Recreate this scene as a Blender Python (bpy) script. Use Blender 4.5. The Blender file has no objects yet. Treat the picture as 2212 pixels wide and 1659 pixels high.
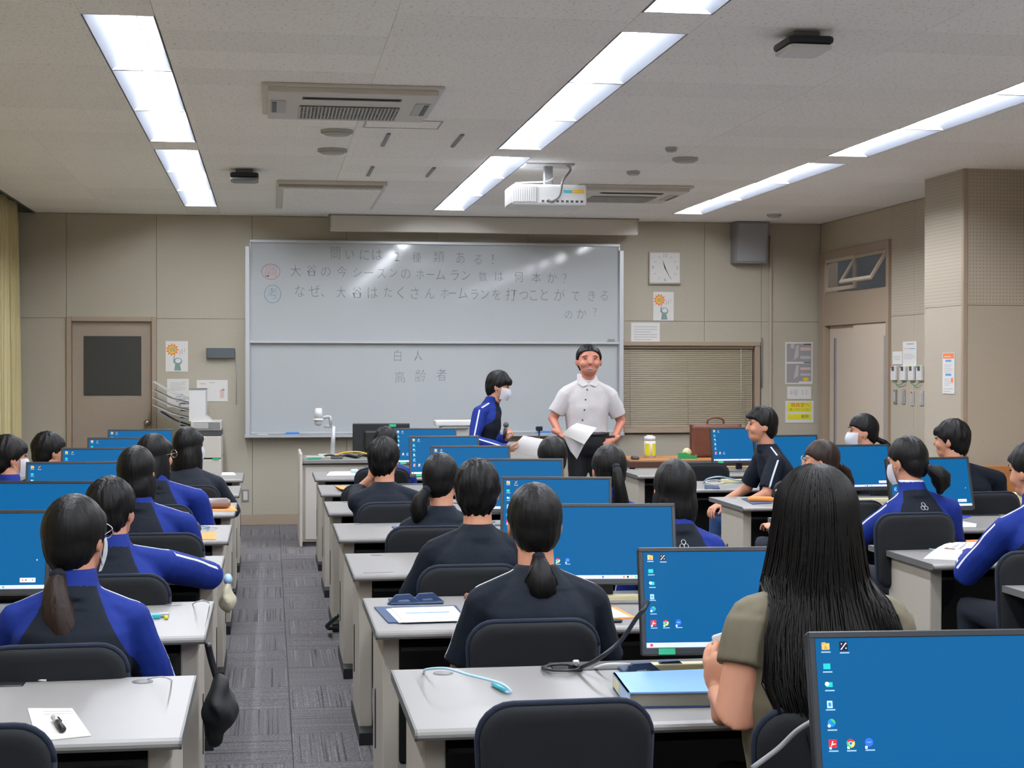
import bpy, bmesh, math, random
import numpy as np
from mathutils import Vector, Matrix, noise
from mathutils.bvhtree import BVHTree
random.seed(7)
S = bpy.context.scene
COL = S.collection
PI = math.pi
R = math.radians

# ---------------------------------------------------------------- camera
F, IW, IH, CH = 3447.56, 2212, 1659, 1.5555
ya, pt, ro = R(8.6288), R(-.6749), R(.0635)
f0 = Vector((math.sin(ya), math.cos(ya), 0)); r0 = Vector((math.cos(ya), -math.sin(ya), 0)); z0 = Vector((0, 0, 1))
FW = f0*math.cos(pt) + z0*math.sin(pt); U0 = -f0*math.sin(pt) + z0*math.cos(pt)
RI = r0*math.cos(ro) + U0*math.sin(ro); UP = -r0*math.sin(ro) + U0*math.cos(ro)
cd = bpy.data.cameras.new('camera'); cam = bpy.data.objects.new('camera', cd); COL.objects.link(cam)
cd.sensor_width = 36; cd.lens = F/IW*36; cd.clip_start = .05; cd.clip_end = 100
m = Matrix.Identity(4)
for i in range(3): m[i][0], m[i][1], m[i][2] = RI[i], UP[i], -FW[i]
m[2][3] = CH
cam.matrix_world = m
S.camera = cam
def ray(px, py): return FW + RI*((px-IW/2)/F) - UP*((py-IH/2)/F)
def atY(px, py, Y):                       # point of the photograph at room depth Y -> (x, z)
    d = ray(px, py); t = Y/d.y; return t*d.x, CH + t*d.z
def atZ(px, py, Z):                       # point of the photograph at height Z -> (x, y)
    d = ray(px, py); t = (Z-CH)/d.z; return t*d.x, t*d.y
def P3(px, py, Y): x, z = atY(px, py, Y); return Vector((x, Y, z))

# ---------------------------------------------------------------- world, exposure
w = bpy.data.worlds.new('world'); S.world = w; w.use_nodes = True
w.node_tree.nodes['Background'].inputs[0].default_value = (.5, .55, .62, 1)
w.node_tree.nodes['Background'].inputs[1].default_value = .3
S.view_settings.view_transform = 'Standard'; S.view_settings.look = 'None'
S.view_settings.exposure = 0.0; S.view_settings.gamma = 1.0; S.view_settings.use_curve_mapping = False
S.cycles.diffuse_bounces = 8; S.cycles.max_bounces = 14
TUBE_POWER = 66.0
SCREEN_POWER = 1.0

# ---------------------------------------------------------------- materials
def lin(h):
    if isinstance(h, str):
        h = h.lstrip('#'); c = [int(h[i:i+2], 16)/255 for i in (0, 2, 4)]
    else: c = h
    return tuple(x/12.92 if x <= .04045 else ((x+.055)/1.055)**2.4 for x in c) + (1,)
MATS = {}
def mat(name, col, rough=.6, metal=0, spec=.5, grain=0, gscale=60, bump=0, bscale=200, emit=0, stretch=None, sheen=0, coat=0):
    if name in MATS: return MATS[name]
    m = bpy.data.materials.new(name); m.use_nodes = True; MATS[name] = m
    nt = m.node_tree; n = nt.nodes; l = nt.links; b = n['Principled BSDF']
    c = lin(col)
    b.inputs['Base Color'].default_value = c; b.inputs['Roughness'].default_value = rough
    b.inputs['Metallic'].default_value = metal; b.inputs['Specular IOR Level'].default_value = spec
    if sheen: b.inputs['Sheen Weight'].default_value = sheen
    if coat: b.inputs['Coat Weight'].default_value = coat; b.inputs['Coat Roughness'].default_value = .1
    if emit: b.inputs['Emission Color'].default_value = c; b.inputs['Emission Strength'].default_value = emit
    if grain or bump:
        tc = n.new('ShaderNodeTexCoord'); mp = n.new('ShaderNodeMapping'); l.new(tc.outputs['Object'], mp.inputs[0])
        if stretch: mp.inputs['Scale'].default_value = stretch
    if grain:
        t = n.new('ShaderNodeTexNoise'); t.inputs['Scale'].default_value = gscale; t.inputs['Detail'].default_value = 4
        l.new(mp.outputs[0], t.inputs[0])
        mx = n.new('ShaderNodeMix'); mx.data_type = 'RGBA'; l.new(t.outputs[0], mx.inputs[0])
        mx.inputs[6].default_value = tuple(x*(1-grain) for x in c[:3])+(1,)
        mx.inputs[7].default_value = tuple(min(1, x*(1+grain)) for x in c[:3])+(1,)
        l.new(mx.outputs[2], b.inputs['Base Color'])
    if bump:
        t = n.new('ShaderNodeTexNoise'); t.inputs['Scale'].default_value = bscale; t.inputs['Detail'].default_value = 3
        l.new(mp.outputs[0], t.inputs[0]); bp = n.new('ShaderNodeBump'); bp.inputs['Strength'].default_value = bump
        bp.inputs['Distance'].default_value = .01; l.new(t.outputs[0], bp.inputs['Height']); l.new(bp.outputs[0], b.inputs['Normal'])
    return m
WALLC = '#b1aa9a'
M_wall = mat('wall_board', WALLC, .7, grain=.04, gscale=40, bump=.05, bscale=300)
M_wallr = mat('wall_board_warm', '#b4a998', .7, grain=.04, gscale=40, bump=.05, bscale=300)
def perforated():
    m = mat('perforated_board', '#b4a998', .75); m = MATS['perforated_board']; nt = m.node_tree; n = nt.nodes; l = nt.links
    tc = n.new('ShaderNodeTexCoord'); sp = n.new('ShaderNodeSeparateXYZ'); l.new(tc.outputs['Object'], sp.inputs[0])
    def fr(sock):
        a = n.new('ShaderNodeMath'); a.operation = 'DIVIDE'; l.new(sock, a.inputs[0]); a.inputs[1].default_value = .026
        b = n.new('ShaderNodeMath'); b.operation = 'FRACT'; l.new(a.outputs[0], b.inputs[0])
        c = n.new('ShaderNodeMath'); c.operation = 'SUBTRACT'; l.new(b.outputs[0], c.inputs[0]); c.inputs[1].default_value = .5
        d = n.new('ShaderNodeMath'); d.operation = 'POWER'; l.new(c.outputs[0], d.inputs[0]); d.inputs[1].default_value = 2
        return d.outputs[0]
    xy = n.new('ShaderNodeMath'); xy.operation = 'ADD'; l.new(sp.outputs[0], xy.inputs[0]); l.new(sp.outputs[1], xy.inputs[1])
    ad = n.new('ShaderNodeMath'); ad.operation = 'ADD'; l.new(fr(xy.outputs[0]), ad.inputs[0]); l.new(fr(sp.outputs[2]), ad.inputs[1])
    lt = n.new('ShaderNodeMath'); lt.operation = 'LESS_THAN'; l.new(ad.outputs[0], lt.inputs[0]); lt.inputs[1].default_value = .03
    mx = n.new('ShaderNodeMix'); mx.data_type = 'RGBA'; l.new(lt.outputs[0], mx.inputs[0])
    mx.inputs[6].default_value = lin('#b4a998'); mx.inputs[7].default_value = lin('#8f8674')
    l.new(mx.outputs[2], n['Principled BSDF'].inputs['Base Color'])
    return m
M_perf = perforated()
def ceiling_mat():
    m = mat('ceiling_board', '#d2cecb', .85, bump=.25, bscale=90); nt = m.node_tree; n = nt.nodes; l = nt.links
    oi = n.new('ShaderNodeObjectInfo'); tc = n.new('ShaderNodeTexCoord')
    t = n.new('ShaderNodeTexNoise'); t.inputs['Scale'].default_value = 55; t.inputs['Detail'].default_value = 5; l.new(tc.outputs['Object'], t.inputs[0])
    cr = n.new('ShaderNodeValToRGB'); cr.color_ramp.elements[0].position = .33; cr.color_ramp.elements[0].color = lin('#dcd8d2')
    cr.color_ramp.elements[1].position = .42; cr.color_ramp.elements[1].color = lin('#fbfaf8'); l.new(t.outputs[0], cr.inputs[0])
    mr = n.new('ShaderNodeMapRange'); mr.inputs[3].default_value = .95; mr.inputs[4].default_value = 1.03; l.new(oi.outputs['Random'], mr.inputs[0])
    mx = n.new('ShaderNodeMix'); mx.data_type = 'RGBA'; mx.blend_type = 'MULTIPLY'; mx.inputs[0].default_value = 1
    l.new(cr.outputs[0], mx.inputs[6]); l.new(mr.outputs[0], mx.inputs[7]); l.new(mx.outputs[2], n['Principled BSDF'].inputs['Base Color'])
    return m
M_ceil = ceiling_mat()
def carpet_mat():
    m = mat('carpet', '#6f6d70', .95, bump=.6, bscale=500); nt = m.node_tree; n = nt.nodes; l = nt.links
    tc = n.new('ShaderNodeTexCoord'); oi = n.new('ShaderNodeObjectInfo')
    ad = n.new('ShaderNodeVectorMath'); ad.operation = 'ADD'; l.new(tc.outputs['Object'], ad.inputs[0])
    sc = n.new('ShaderNodeVectorMath'); sc.operation = 'SCALE'; sc.inputs[0].default_value = (17, 31, 5); l.new(oi.outputs['Random'], sc.inputs[3]); l.new(sc.outputs[0], ad.inputs[1])
    def nz(scale, sx, sy, det):
        mp = n.new('ShaderNodeMapping'); mp.inputs['Scale'].default_value = (sx, sy, 1); l.new(ad.outputs[0], mp.inputs[0])
        t = n.new('ShaderNodeTexNoise'); t.inputs['Scale'].default_value = scale; t.inputs['Detail'].default_value = det; l.new(mp.outputs[0], t.inputs[0]); return t
    a = nz(1, 105, .8, 1); cr = n.new('ShaderNodeValToRGB'); e = cr.color_ramp.elements; l.new(a.outputs[0], cr.inputs[0])
    e[0].position = .30; e[0].color = lin('#4a4a4e'); e[1].position = .70; e[1].color = lin('#908d8a')
    x = e.new(.39); x.color = lin('#757378'); x = e.new(.61); x.color = lin('#7b787a')
    b = nz(160, 1, 1, 3); cb = n.new('ShaderNodeValToRGB'); cb.color_ramp.elements[0].position = .35; cb.color_ramp.elements[0].color = (.5, .5, .52, 1)
    cb.color_ramp.elements[1].position = .65; cb.color_ramp.elements[1].color = (1.35, 1.33, 1.32, 1); l.new(b.outputs[0], cb.inputs[0])
    mx = n.new('ShaderNodeMix'); mx.data_type = 'RGBA'; mx.blend_type = 'MULTIPLY'; mx.inputs[0].default_value = 1
    l.new(cr.outputs[0], mx.inputs[6]); l.new(cb.outputs[0], mx.inputs[7]); l.new(mx.outputs[2], n['Principled BSDF'].inputs['Base Color'])
    return m
M_carpet = carpet_mat()
M_base = mat('baseboard_vinyl', '#a59582', .6, grain=.03)
M_frame = mat('door_frame_paint', '#a59380', .5, grain=.03)
M_door = mat('door_paint', '#a09182', .5, grain=.04, gscale=20)
M_doorglass = mat('dark_door_glass', '#3a3b3a', .35, grain=.05)
M_steel = mat('brushed_steel', '#b9b5ae', .25, 1)
M_alu = mat('aluminium', '#bfc2c6', .4, .3, grain=.03)
M_wb = mat('whiteboard_enamel', '#b4b9bc', .07, spec=.6, bump=.05, bscale=3.0)
M_ink = mat('marker_ink', '#707478', .6); M_inkr = mat('marker_ink_red', '#c2787a', .6); M_inkb = mat('marker_ink_blue', '#6b93ae', .6)
M_blue = mat('eraser_blue', '#4a86d8', .6)
M_white = mat('white_plastic', '#d9d9d9', .45, grain=.02)
M_offw = mat('off_white_metal', '#cdc8c0', .45, grain=.02)
M_refl = mat('reflector_white', '#777b84', .35, grain=.01)
M_lgrey = mat('light_grey_plastic', '#b4b3b1', .5, grain=.03)
M_mgrey = mat('mid_grey_plastic', '#828385', .5, grain=.03)
M_dgrey = mat('dark_grey_plastic', '#4c4e51', .5, grain=.03)
M_black = mat('black_plastic', '#1d1f22', .45, grain=.1)
M_blackr = mat('black_rubber', '#2a2b2c', .6, grain=.1)
M_top = mat('desk_laminate', '#8d8b89', .42, spec=.35, grain=.012, gscale=8, bump=.01, bscale=8)
M_leg = mat('desk_leg_paint', '#b5aea2', .45, grain=.03)
M_edge = mat('desk_edge_strip', '#626362', .5, grain=.05)
M_panel = mat('modesty_panel_charcoal', '#2f3133', .6, grain=.08)
M_fab = mat('chair_fabric', '#12161b', .9, bump=.3, bscale=700, sheen=.02)
M_fabe = mat('chair_fabric_edge', '#142034', .85, bump=.3, bscale=700, sheen=.03)
M_bezel = mat('monitor_bezel', '#33373c', .4, grain=.05)
M_skin = mat('skin', '#c98e72', .55, grain=.05, gscale=30)
M_skin2 = mat('skin_teacher', '#c4806a', .5, grain=.06, gscale=30)
M_hair = mat('hair_black', '#0a090a', .5, spec=.28, grain=.4, gscale=40, bump=.5, bscale=60, stretch=(1, 1, .12))
M_hairb = mat('hair_brown', '#2a1c17', .5, spec=.3, grain=.4, gscale=40, bump=.5, bscale=60, stretch=(1, 1, .12))
M_navy = mat('navy_cotton', '#121a28', .85, grain=.1, gscale=15, bump=.12, bscale=25)
M_navyt = mat('navy_trousers', '#18202e', .85, grain=.1, gscale=15, bump=.1, bscale=25)
M_roy = mat('royal_blue_cloth', '#1f3fae', .7, grain=.08, gscale=15, bump=.1, bscale=25)
M_wcloth = mat('white_cloth', '#c6c2c4', .8, grain=.02, bump=.1, bscale=25)
M_mask = mat('mask_white', '#d6d8e0', .8)
M_olive = mat('olive_blouse', '#6c6552', .8, grain=.1, gscale=12, bump=.12, bscale=18)
M_suit = mat('black_trousers', '#16181c', .8, grain=.1, bump=.1, bscale=25)
M_shoe = mat('indoor_shoe', '#c9cacc', .6)
M_paper = mat('paper', '#dcdbd8', .8, grain=.01)
M_orange = mat('orange_paper', '#ee9a55', .8, grain=.02)
M_curt = mat('curtain_cloth', '#cdbf8e', .85, grain=.05, gscale=12, bump=.15, bscale=150)
M_lan = mat('pale_blue_cable', '#a9d0e6', .4)
M_teal = mat('teal_plastic', '#3fb3c8', .45)
M_cream = mat('cream_plastic', '#d8cfa2', .5, grain=.03)
M_leather = mat('brown_leather', '#6a3d2b', .5, grain=.2, gscale=14, bump=.2, bscale=90)
M_wood = mat('warm_wood', '#b07a48', .5, grain=.2, gscale=10, stretch=(.2, 3, 1))
M_dwood = mat('dark_brown_board', '#5a3b33', .5, grain=.15)
M_green = mat('green_plastic', '#2f9c5c', .5); M_greens = mat('green_sticker', '#2fbf86', .6)
M_yel = mat('yellow_print', '#e2dc32', .7); M_red = mat('red_print', '#d8503c', .7)
M_navyf = mat('navy_folder_cloth', '#2c4468', .7, grain=.1)
M_binder = mat('blue_binder_cover', '#7fa9e2', .45, grain=.03)
M_brown = mat('brown_print', '#8a5a48', .7); M_gr = mat('grey_print', '#9b9a9c', .7); M_lg = mat('pale_grey_print', '#bdbabb', .7)
M_pblue = mat('blue_print', '#5b9ad6', .7); M_gg = mat('grey_green_print', '#7e9a94', .7); M_org = mat('orange_print', '#f08048', .7)
M_yo = mat('gold_print', '#f0c040', .7); M_pink = mat('pink_print', '#d9b9b4', .7)
M_scr = mat('screen_blue', '#117cc0', .5, emit=SCREEN_POWER, spec=.12)
def em(name, c, s=.8): return mat('screen_'+name, c, .3, emit=s*SCREEN_POWER, spec=.3)
M_tube = mat('tube_light', '#f4f8ff', .5, emit=TUBE_POWER)
def emitter_only(m, color, strength):
    b = m.node_tree.nodes['Principled BSDF']; b.inputs['Base Color'].default_value = (0, 0, 0, 1)
    b.inputs['Emission Color'].default_value = color; b.inputs['Emission Strength'].default_value = strength
for mm, c, s in ((M_scr, lin('#0a68a6'), 1.0),): emitter_only(mm, c, s*SCREEN_POWER)
def glass_mat():
    m = bpy.data.materials.new('window_glass'); m.use_nodes = True; b = m.node_tree.nodes['Principled BSDF']
    b.inputs['Transmission Weight'].default_value = 1; b.inputs['Roughness'].default_value = .02; b.inputs['IOR'].default_value = 1.1
    b.inputs['Base Color'].default_value = (.85, .88, .9, 1); return m
M_glass = glass_mat()
M_clear = mat('clear_tray_plastic', '#b9bcbc', .3, grain=.02)
def jersey_mat():
    m = bpy.data.materials.new('jersey_cloth'); m.use_nodes = True; nt = m.node_tree; n = nt.nodes; l = nt.links; b = n['Principled BSDF']
    b.inputs['Roughness'].default_value = .75; b.inputs['Specular IOR Level'].default_value = .25
    def att(nm, lo, hi):
        a = n.new('ShaderNodeAttribute'); a.attribute_name = nm; mr = n.new('ShaderNodeMapRange')
        mr.inputs[1].default_value = lo; mr.inputs[2].default_value = hi; l.new(a.outputs['Fac'], mr.inputs[0]); return mr.outputs[0]
    def stripe_mask():
        a = n.new('ShaderNodeAttribute'); a.attribute_name = 'stripe'; b_ = n.new('ShaderNodeMath'); b_.operation = 'ABSOLUTE'; l.new(a.outputs['Fac'], b_.inputs[0])
        mr = n.new('ShaderNodeMapRange'); mr.inputs[1].default_value = .0062; mr.inputs[2].default_value = .0050; l.new(b_.outputs[0], mr.inputs[0])
        c_ = n.new('ShaderNodeMath'); c_.operation = 'MULTIPLY'; l.new(mr.outputs[0], c_.inputs[0]); l.new(att('smask', .45, .55), c_.inputs[1]); return c_.outputs[0]
    m1 = n.new('ShaderNodeMix'); m1.data_type = 'RGBA'; m1.inputs[6].default_value = lin('#0e1724'); m1.inputs[7].default_value = lin('#132c80')
    l.new(att('seam', -.001, .001), m1.inputs[0])
    m2 = n.new('ShaderNodeMix'); m2.data_type = 'RGBA'; m2.inputs[7].default_value = lin('#d2d6e0'); l.new(m1.outputs[2], m2.inputs[6]); l.new(stripe_mask(), m2.inputs[0])
    l.new(m2.outputs[2], b.inputs['Base Color'])
    tc = n.new('ShaderNodeTexCoord'); t = n.new('ShaderNodeTexNoise'); t.inputs['Scale'].default_value = 16; l.new(tc.outputs['Object'], t.inputs[0])
    bp = n.new('ShaderNodeBump'); bp.inputs['Strength'].default_value = .25; bp.inputs['Distance'].default_value = .02; l.new(t.outputs[0], bp.inputs['Height']); l.new(bp.outputs[0], b.inputs['Normal'])
    return m
M_jersey = jersey_mat()

# ---------------------------------------------------------------- mesh helpers
class MB:
    def __init__(s): s.bm = bmesh.new(); s.mats = []; s.cur = 0
    def m(s, mat):
        if mat not in s.mats: s.mats.append(mat)
        s.cur = s.mats.index(mat); return s
    def _tag(s, faces, smooth=False):
        for f in faces: f.material_index = s.cur; f.smooth = smooth
    def box(s, c, d, bev=0, rot=None, seg=1):
        r = bmesh.ops.create_cube(s.bm, size=1); vs = r['verts']
        M = Matrix.Translation(c) @ (rot.to_4x4() if rot else Matrix.Identity(4)) @ Matrix.Diagonal((*d, 1))
        bmesh.ops.transform(s.bm, matrix=M, verts=vs)
        fs = list({f for v in vs for f in v.link_faces})
        if bev:
            es = list({e for v in vs for e in v.link_edges})
            q = bmesh.ops.bevel(s.bm, geom=es, offset=bev, segments=seg, affect='EDGES', profile=.5)
            fs = [f for f in fs if f.is_valid] + list(q['faces'])
        s._tag(set(fs)); return s
    def b2(s, x0, x1, y0, y1, z0, z1, bev=0, seg=1): return s.box(((x0+x1)/2, (y0+y1)/2, (z0+z1)/2), (x1-x0, y1-y0, z1-z0), bev, None, seg)
    def rings(s, rings, cap=True, smooth=True):
        vr = [[s.bm.verts.new(p) for p in r] for r in rings]; n = len(vr[0]); fs = []
        for a, b in zip(vr, vr[1:]):
            for i in range(n): fs.append(s.bm.faces.new((a[i], a[(i+1) % n], b[(i+1) % n], b[i])))
        if cap:
            fs.append(s.bm.faces.new(vr[0][::-1])); fs.append(s.bm.faces.new(vr[-1]))
        s._tag(fs, smooth); return s
    def tube(s, pts, r, seg=8, round_=False):
        pts = [Vector(p) for p in pts]; n = len(pts); rr = r if hasattr(r, '__len__') else [r]*n
        if round_:
            d0 = (pts[0]-pts[1]).normalized(); d1 = (pts[-1]-pts[-2]).normalized()
            pre = [(pts[0]+d0*rr[0]*k, rr[0]*math.sqrt(1-k*k)) for k in (.97, .8, .45)]
            post = [(pts[-1]+d1*rr[-1]*k, rr[-1]*math.sqrt(1-k*k)) for k in (.45, .8, .97)]
            pts = [a for a, _ in pre]+pts+[a for a, _ in post]; rr = [b for _, b in pre]+list(rr)+[b for _, b in post]; n = len(pts)
        t = (pts[1]-pts[0]).normalized(); up = Vector((0, 0, 1)) if abs(t.z) < .9 else Vector((1, 0, 0)); nn = t.cross(up).normalized(); out = []
        for i, p in enumerate(pts):
            a = pts[max(0, i-1)]; b = pts[min(n-1, i+1)]; t = (b-a).normalized() if (b-a).length > 1e-9 else t
            nn = (nn - t*nn.dot(t)); nn = nn.normalized() if nn.length > 1e-6 else t.orthogonal().normalized(); bb = t.cross(nn)
            out.append([p + (nn*math.cos(2*PI*k/seg) + bb*math.sin(2*PI*k/seg))*rr[i] for k in range(seg)])
        return s.rings(out)
    def cyl(s, c, r, h, seg=16, axis='Z', r2=None):
        r2 = r if r2 is None else r2; c = Vector(c); ax = {'X': Vector((1, 0, 0)), 'Y': Vector((0, 1, 0)), 'Z': Vector((0, 0, 1))}[axis]
        return s.tube([c-ax*h/2, c+ax*h/2], [r, r2], seg)
    def ell(s, c, r, rot=None, u=16, v=10):
        q = bmesh.ops.create_uvsphere(s.bm, u_segments=u, v_segments=v, radius=1); vs = q['verts']
        M = Matrix.Translation(c) @ (rot.to_4x4() if rot else Matrix.Identity(4)) @ Matrix.Diagonal((*(r if hasattr(r, '__len__') else (r, r, r)), 1))
        bmesh.ops.transform(s.bm, matrix=M, verts=vs); s._tag({f for v_ in vs for f in v_.link_faces}, True); return s
    def prism(s, poly, axis, a, b, smooth=False):     # poly of 2-D points, extruded along axis from a to b
        def P(u, v, t): return {'Y': (u, t, v), 'X': (t, u, v), 'Z': (u, v, t)}[axis]
        A = [s.bm.verts.new(P(u, v, a)) for u, v in poly]; B = [s.bm.verts.new(P(u, v, b)) for u, v in poly]; n = len(poly)
        fs = [s.bm.faces.new(A), s.bm.faces.new(B[::-1])] + [s.bm.faces.new((A[i], B[i], B[(i+1) % n], A[(i+1) % n])) for i in range(n)]
        s._tag(fs, smooth); return s
    def plate(s, poly3, th=None):                     # flat face, optionally thickened along its normal
        vs = [s.bm.verts.new(p) for p in poly3]; f = s.bm.faces.new(vs); s._tag([f]); return s
    def xf(s, M): bmesh.ops.transform(s.bm, matrix=M, verts=s.bm.verts); return s
    def mesh(s, name, mat=None):
        bmesh.ops.recalc_face_normals(s.bm, faces=s.bm.faces)
        me = bpy.data.meshes.new(name); s.bm.to_mesh(me); s.bm.free()
        for mm in (s.mats or ([mat] if mat else [])): me.materials.append(mm)
        return me
    def build(s, name, mat=None, parent=None, **k): return link(name, s.mesh(name, mat), parent, **k)
def link(name, data, parent=None, loc=None, rot=None):
    o = bpy.data.objects.new(name, data); COL.objects.link(o)
    if parent: o.parent = parent
    if loc: o.location = loc
    if rot: o.rotation_euler = rot
    return o
def thing(name, label, cat, loc=(0, 0, 0), rz=0, group=None):
    o = link(name, None); o.location = loc; o.rotation_euler = (0, 0, rz); o.empty_display_size = .05
    return tag(o, label, cat, group)
def tag(o, label, cat, group=None):
    o['label'] = label; o['category'] = cat
    if group: o['group'] = group
    return o
def struct(o): o['kind'] = 'structure'; return o
def stuff(o): o['kind'] = 'stuff'; return o
def catmull(pts, k=6):
    pts = [Vector(p) for p in pts]; q = [pts[0]*2-pts[1]]+pts+[pts[-1]*2-pts[-2]]; out = []
    for i in range(1, len(q)-2):
        for j in range(k):
            t = j/k; a, b, c, d = q[i-1:i+3]
            out.append(.5*((2*b)+(c-a)*t+(2*a-5*b+4*c-d)*t*t+(3*b-a-3*c+d)*t**3))
    return out+[pts[-1]]
def cable(label, pts, r, mat_, group=None, name='cable', parent=None):
    o = MB().tube(catmull(pts), r, 6).build(name, mat_, parent)
    return o if parent else tag(o, label, 'cable', group)
def organic(bm_, voxel, smooth, name, mat_, parent=None, post=None, keep=False):
    me = bpy.data.meshes.new('tmp'); bm_.bm.to_mesh(me); bm_.bm.free()
    o = bpy.data.objects.new('tmp', me); COL.objects.link(o)
    md = o.modifiers.new('r', 'REMESH'); md.mode = 'VOXEL'; md.voxel_size = voxel
    if smooth: ms = o.modifiers.new('s', 'SMOOTH'); ms.factor = .5; ms.iterations = smooth
    dg = bpy.context.evaluated_depsgraph_get(); out = bpy.data.meshes.new_from_object(o.evaluated_get(dg))
    bpy.data.objects.remove(o); bpy.data.meshes.remove(me)
    out.name = name; out.materials.clear(); out.materials.append(mat_)
    n = len(out.vertices); co = np.empty(n*3, np.float32); out.vertices.foreach_get('co', co); co = co.reshape(-1, 3)
    if post:
        r = post(co, out)
        if r is not None: out.vertices.foreach_set('co', np.ascontiguousarray(r, np.float32).ravel()); out.update()
    out.polygons.foreach_set('use_smooth', [True]*len(out.polygons))
    if keep: return out
    return link(name, out, parent)
def text_mb(mb, ch, size, M, mat_, thin=0, align='CENTER'):
    c = bpy.data.curves.new('t', 'FONT'); c.body = ch; c.size = size; c.align_x = align; c.align_y = 'CENTER'; c.offset = -thin*size; c.resolution_u = 2
    o = bpy.data.objects.new('t', c); COL.objects.link(o); dg = bpy.context.evaluated_depsgraph_get()
    me = bpy.data.meshes.new_from_object(o.evaluated_get(dg)); bpy.data.objects.remove(o); bpy.data.curves.remove(c)
    n0 = len(mb.bm.verts); mb.m(mat_); nf = len(mb.bm.faces)
    me.transform(M); mb.bm.from_mesh(me); bpy.data.meshes.remove(me)
    mb.bm.faces.ensure_lookup_table()
    for f in list(mb.bm.faces)[nf:]: f.material_index = mb.cur
RXW = Matrix.Rotation(PI/2, 4, 'X')                    # text in XY -> stands on the front wall, read from -Y

# ================================================================ ROOM
D = 15.68; XL = -2.55; XR = 5.57; YB = -3.0; HC = 3.0
# ---- floor of carpet tiles
floor = struct(MB().b2(XL-.1, XR+.1, YB, D+.15, -.12, -.008).build('floor', mat('floor_screed', '#4a4a4c', .9)))
tile = MB(); tile.b2(-.249, .249, -.249, .249, -.008, 0, .002); tile_me = tile.mesh('carpet_tile', M_carpet)
rest = MB()
for j in range(37):
    for i in range(18):
        x = .09 + .5*(i-6) + .25; y = D - .25 + .1 - .5*j
        if y < YB+.2: continue
        if x-.25 > XR: continue
        near = (-1.4 < x < 4.3 and y > 3.2) or (4.3 < x and 5.5 < y < 8)
        turn = ((i+j) % 2)*PI/2
        if near: link('carpet_tile', tile_me, floor, (x, y, 0), (0, 0, turn))
        else: rest.box((x, y, -.004), (.498, .498, .008))
stuff(rest.build('carpet_tiles_beyond', M_carpet, floor))

# ---- ceiling, with light bands left open
STRIPS = [(-.77, -.47), (1.505, 1.805), (3.795, 4.095)]
XC0 = -2.2
ceil = struct(MB().b2(XL-.1, XR+.1, YB, D+.15, HC+.16, HC+.22).build('ceiling', M_ceil))
bands = [(XC0, STRIPS[0][0]), (STRIPS[0][1], STRIPS[1][0]), (STRIPS[1][1], STRIPS[2][0]), (STRIPS[2][1], XR)]
GY = [(-1.57, 2.22), (2.60, 6.40), (6.78, 10.58), (10.96, 14.83)]
pan = {}
for x0, x1 in bands:
    w2 = (x1-x0)/2
    for k in range(2):
        a = x0+k*w2; y = D
        while y > 5.9:
            h = .455; key = round(w2, 3)
            if key not in pan: pan[key] = MB().b2(-w2/2+.0007, w2/2-.0007, -h/2+.0007, h/2-.0007, 0, .02, .002).mesh('ceiling_board', M_ceil)
            link('ceiling_board', pan[key], ceil, (a+w2/2, y-h/2, HC+random.choice((0, .0008))), None); y -= h
    MB().b2(x0, x1, YB, y, HC, HC+.02).build('ceiling_slab', M_ceil, ceil)
gaps = [(YB, GY[0][0])] + [(GY[i][1], GY[i+1][0]) for i in range(3)] + [(GY[3][1], D)]
for x0, x1 in STRIPS:
    for a, b in gaps: MB().b2(x0+.001, x1-.001, a+.001, b-.001, HC, HC+.02).build('ceiling_board', M_ceil, ceil)
# curtain box edge
MB().b2(XC0-.02, XC0, YB, D, HC-.005, HC+.16).build('curtain_box_edge', M_dgrey, ceil)

# ---- ceiling lights
def light_meshes(L):
    h = MB(); t = .012; hw = .149
    h.m(M_refl)
    for s in (-1, 1):      # sloping reflector wings
        h.prism([(s*hw, 0), (s*hw, .012), (s*.046, .094), (s*.036, .094), (s*.040, .082), (s*(hw-.006), 0)], 'Y', -L/2+.002, L/2-.002)
    refl = h.mesh('reflector', M_refl)
    c = MB().b2(-.05, .05, -L/2+.002, L/2-.002, .085, .10).b2(-.149, -.145, -L/2+.002, L/2-.002, 0, .1).b2(.145, .149, -L/2+.002, L/2-.002, 0, .1).mesh('housing', M_offw)
    e = MB().prism([(-.144, .001), (.144, .001), (.05, .084), (-.05, .084)], 'Y', -.004, .004).mesh('end_plate', mat('end_plate_white', '#c8cad0', .5))
    tb = MB(); lens = [(-.044, .072)]+[(.044*math.cos(a), .060+.018*math.sin(a)) for a in [PI+PI*i/10 for i in range(11)]]+[(.044, .072)]
    tb.prism(lens, 'Y', -L/2+.02, L/2-.02); tube = tb.mesh('tube', M_tube)
    cv = MB().b2(-.046, .046, -L/2+.02, L/2-.02, .072, .085).mesh('lamp_body', M_refl)
    return refl, c, e, tube, cv
LM = {}
names_strip = ['left', 'middle', 'right']; ordn = ['first', 'second', 'third', 'fourth', 'fifth', 'sixth', 'seventh', 'eighth', 'ninth', 'tenth', 'eleventh', 'twelfth']
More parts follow.
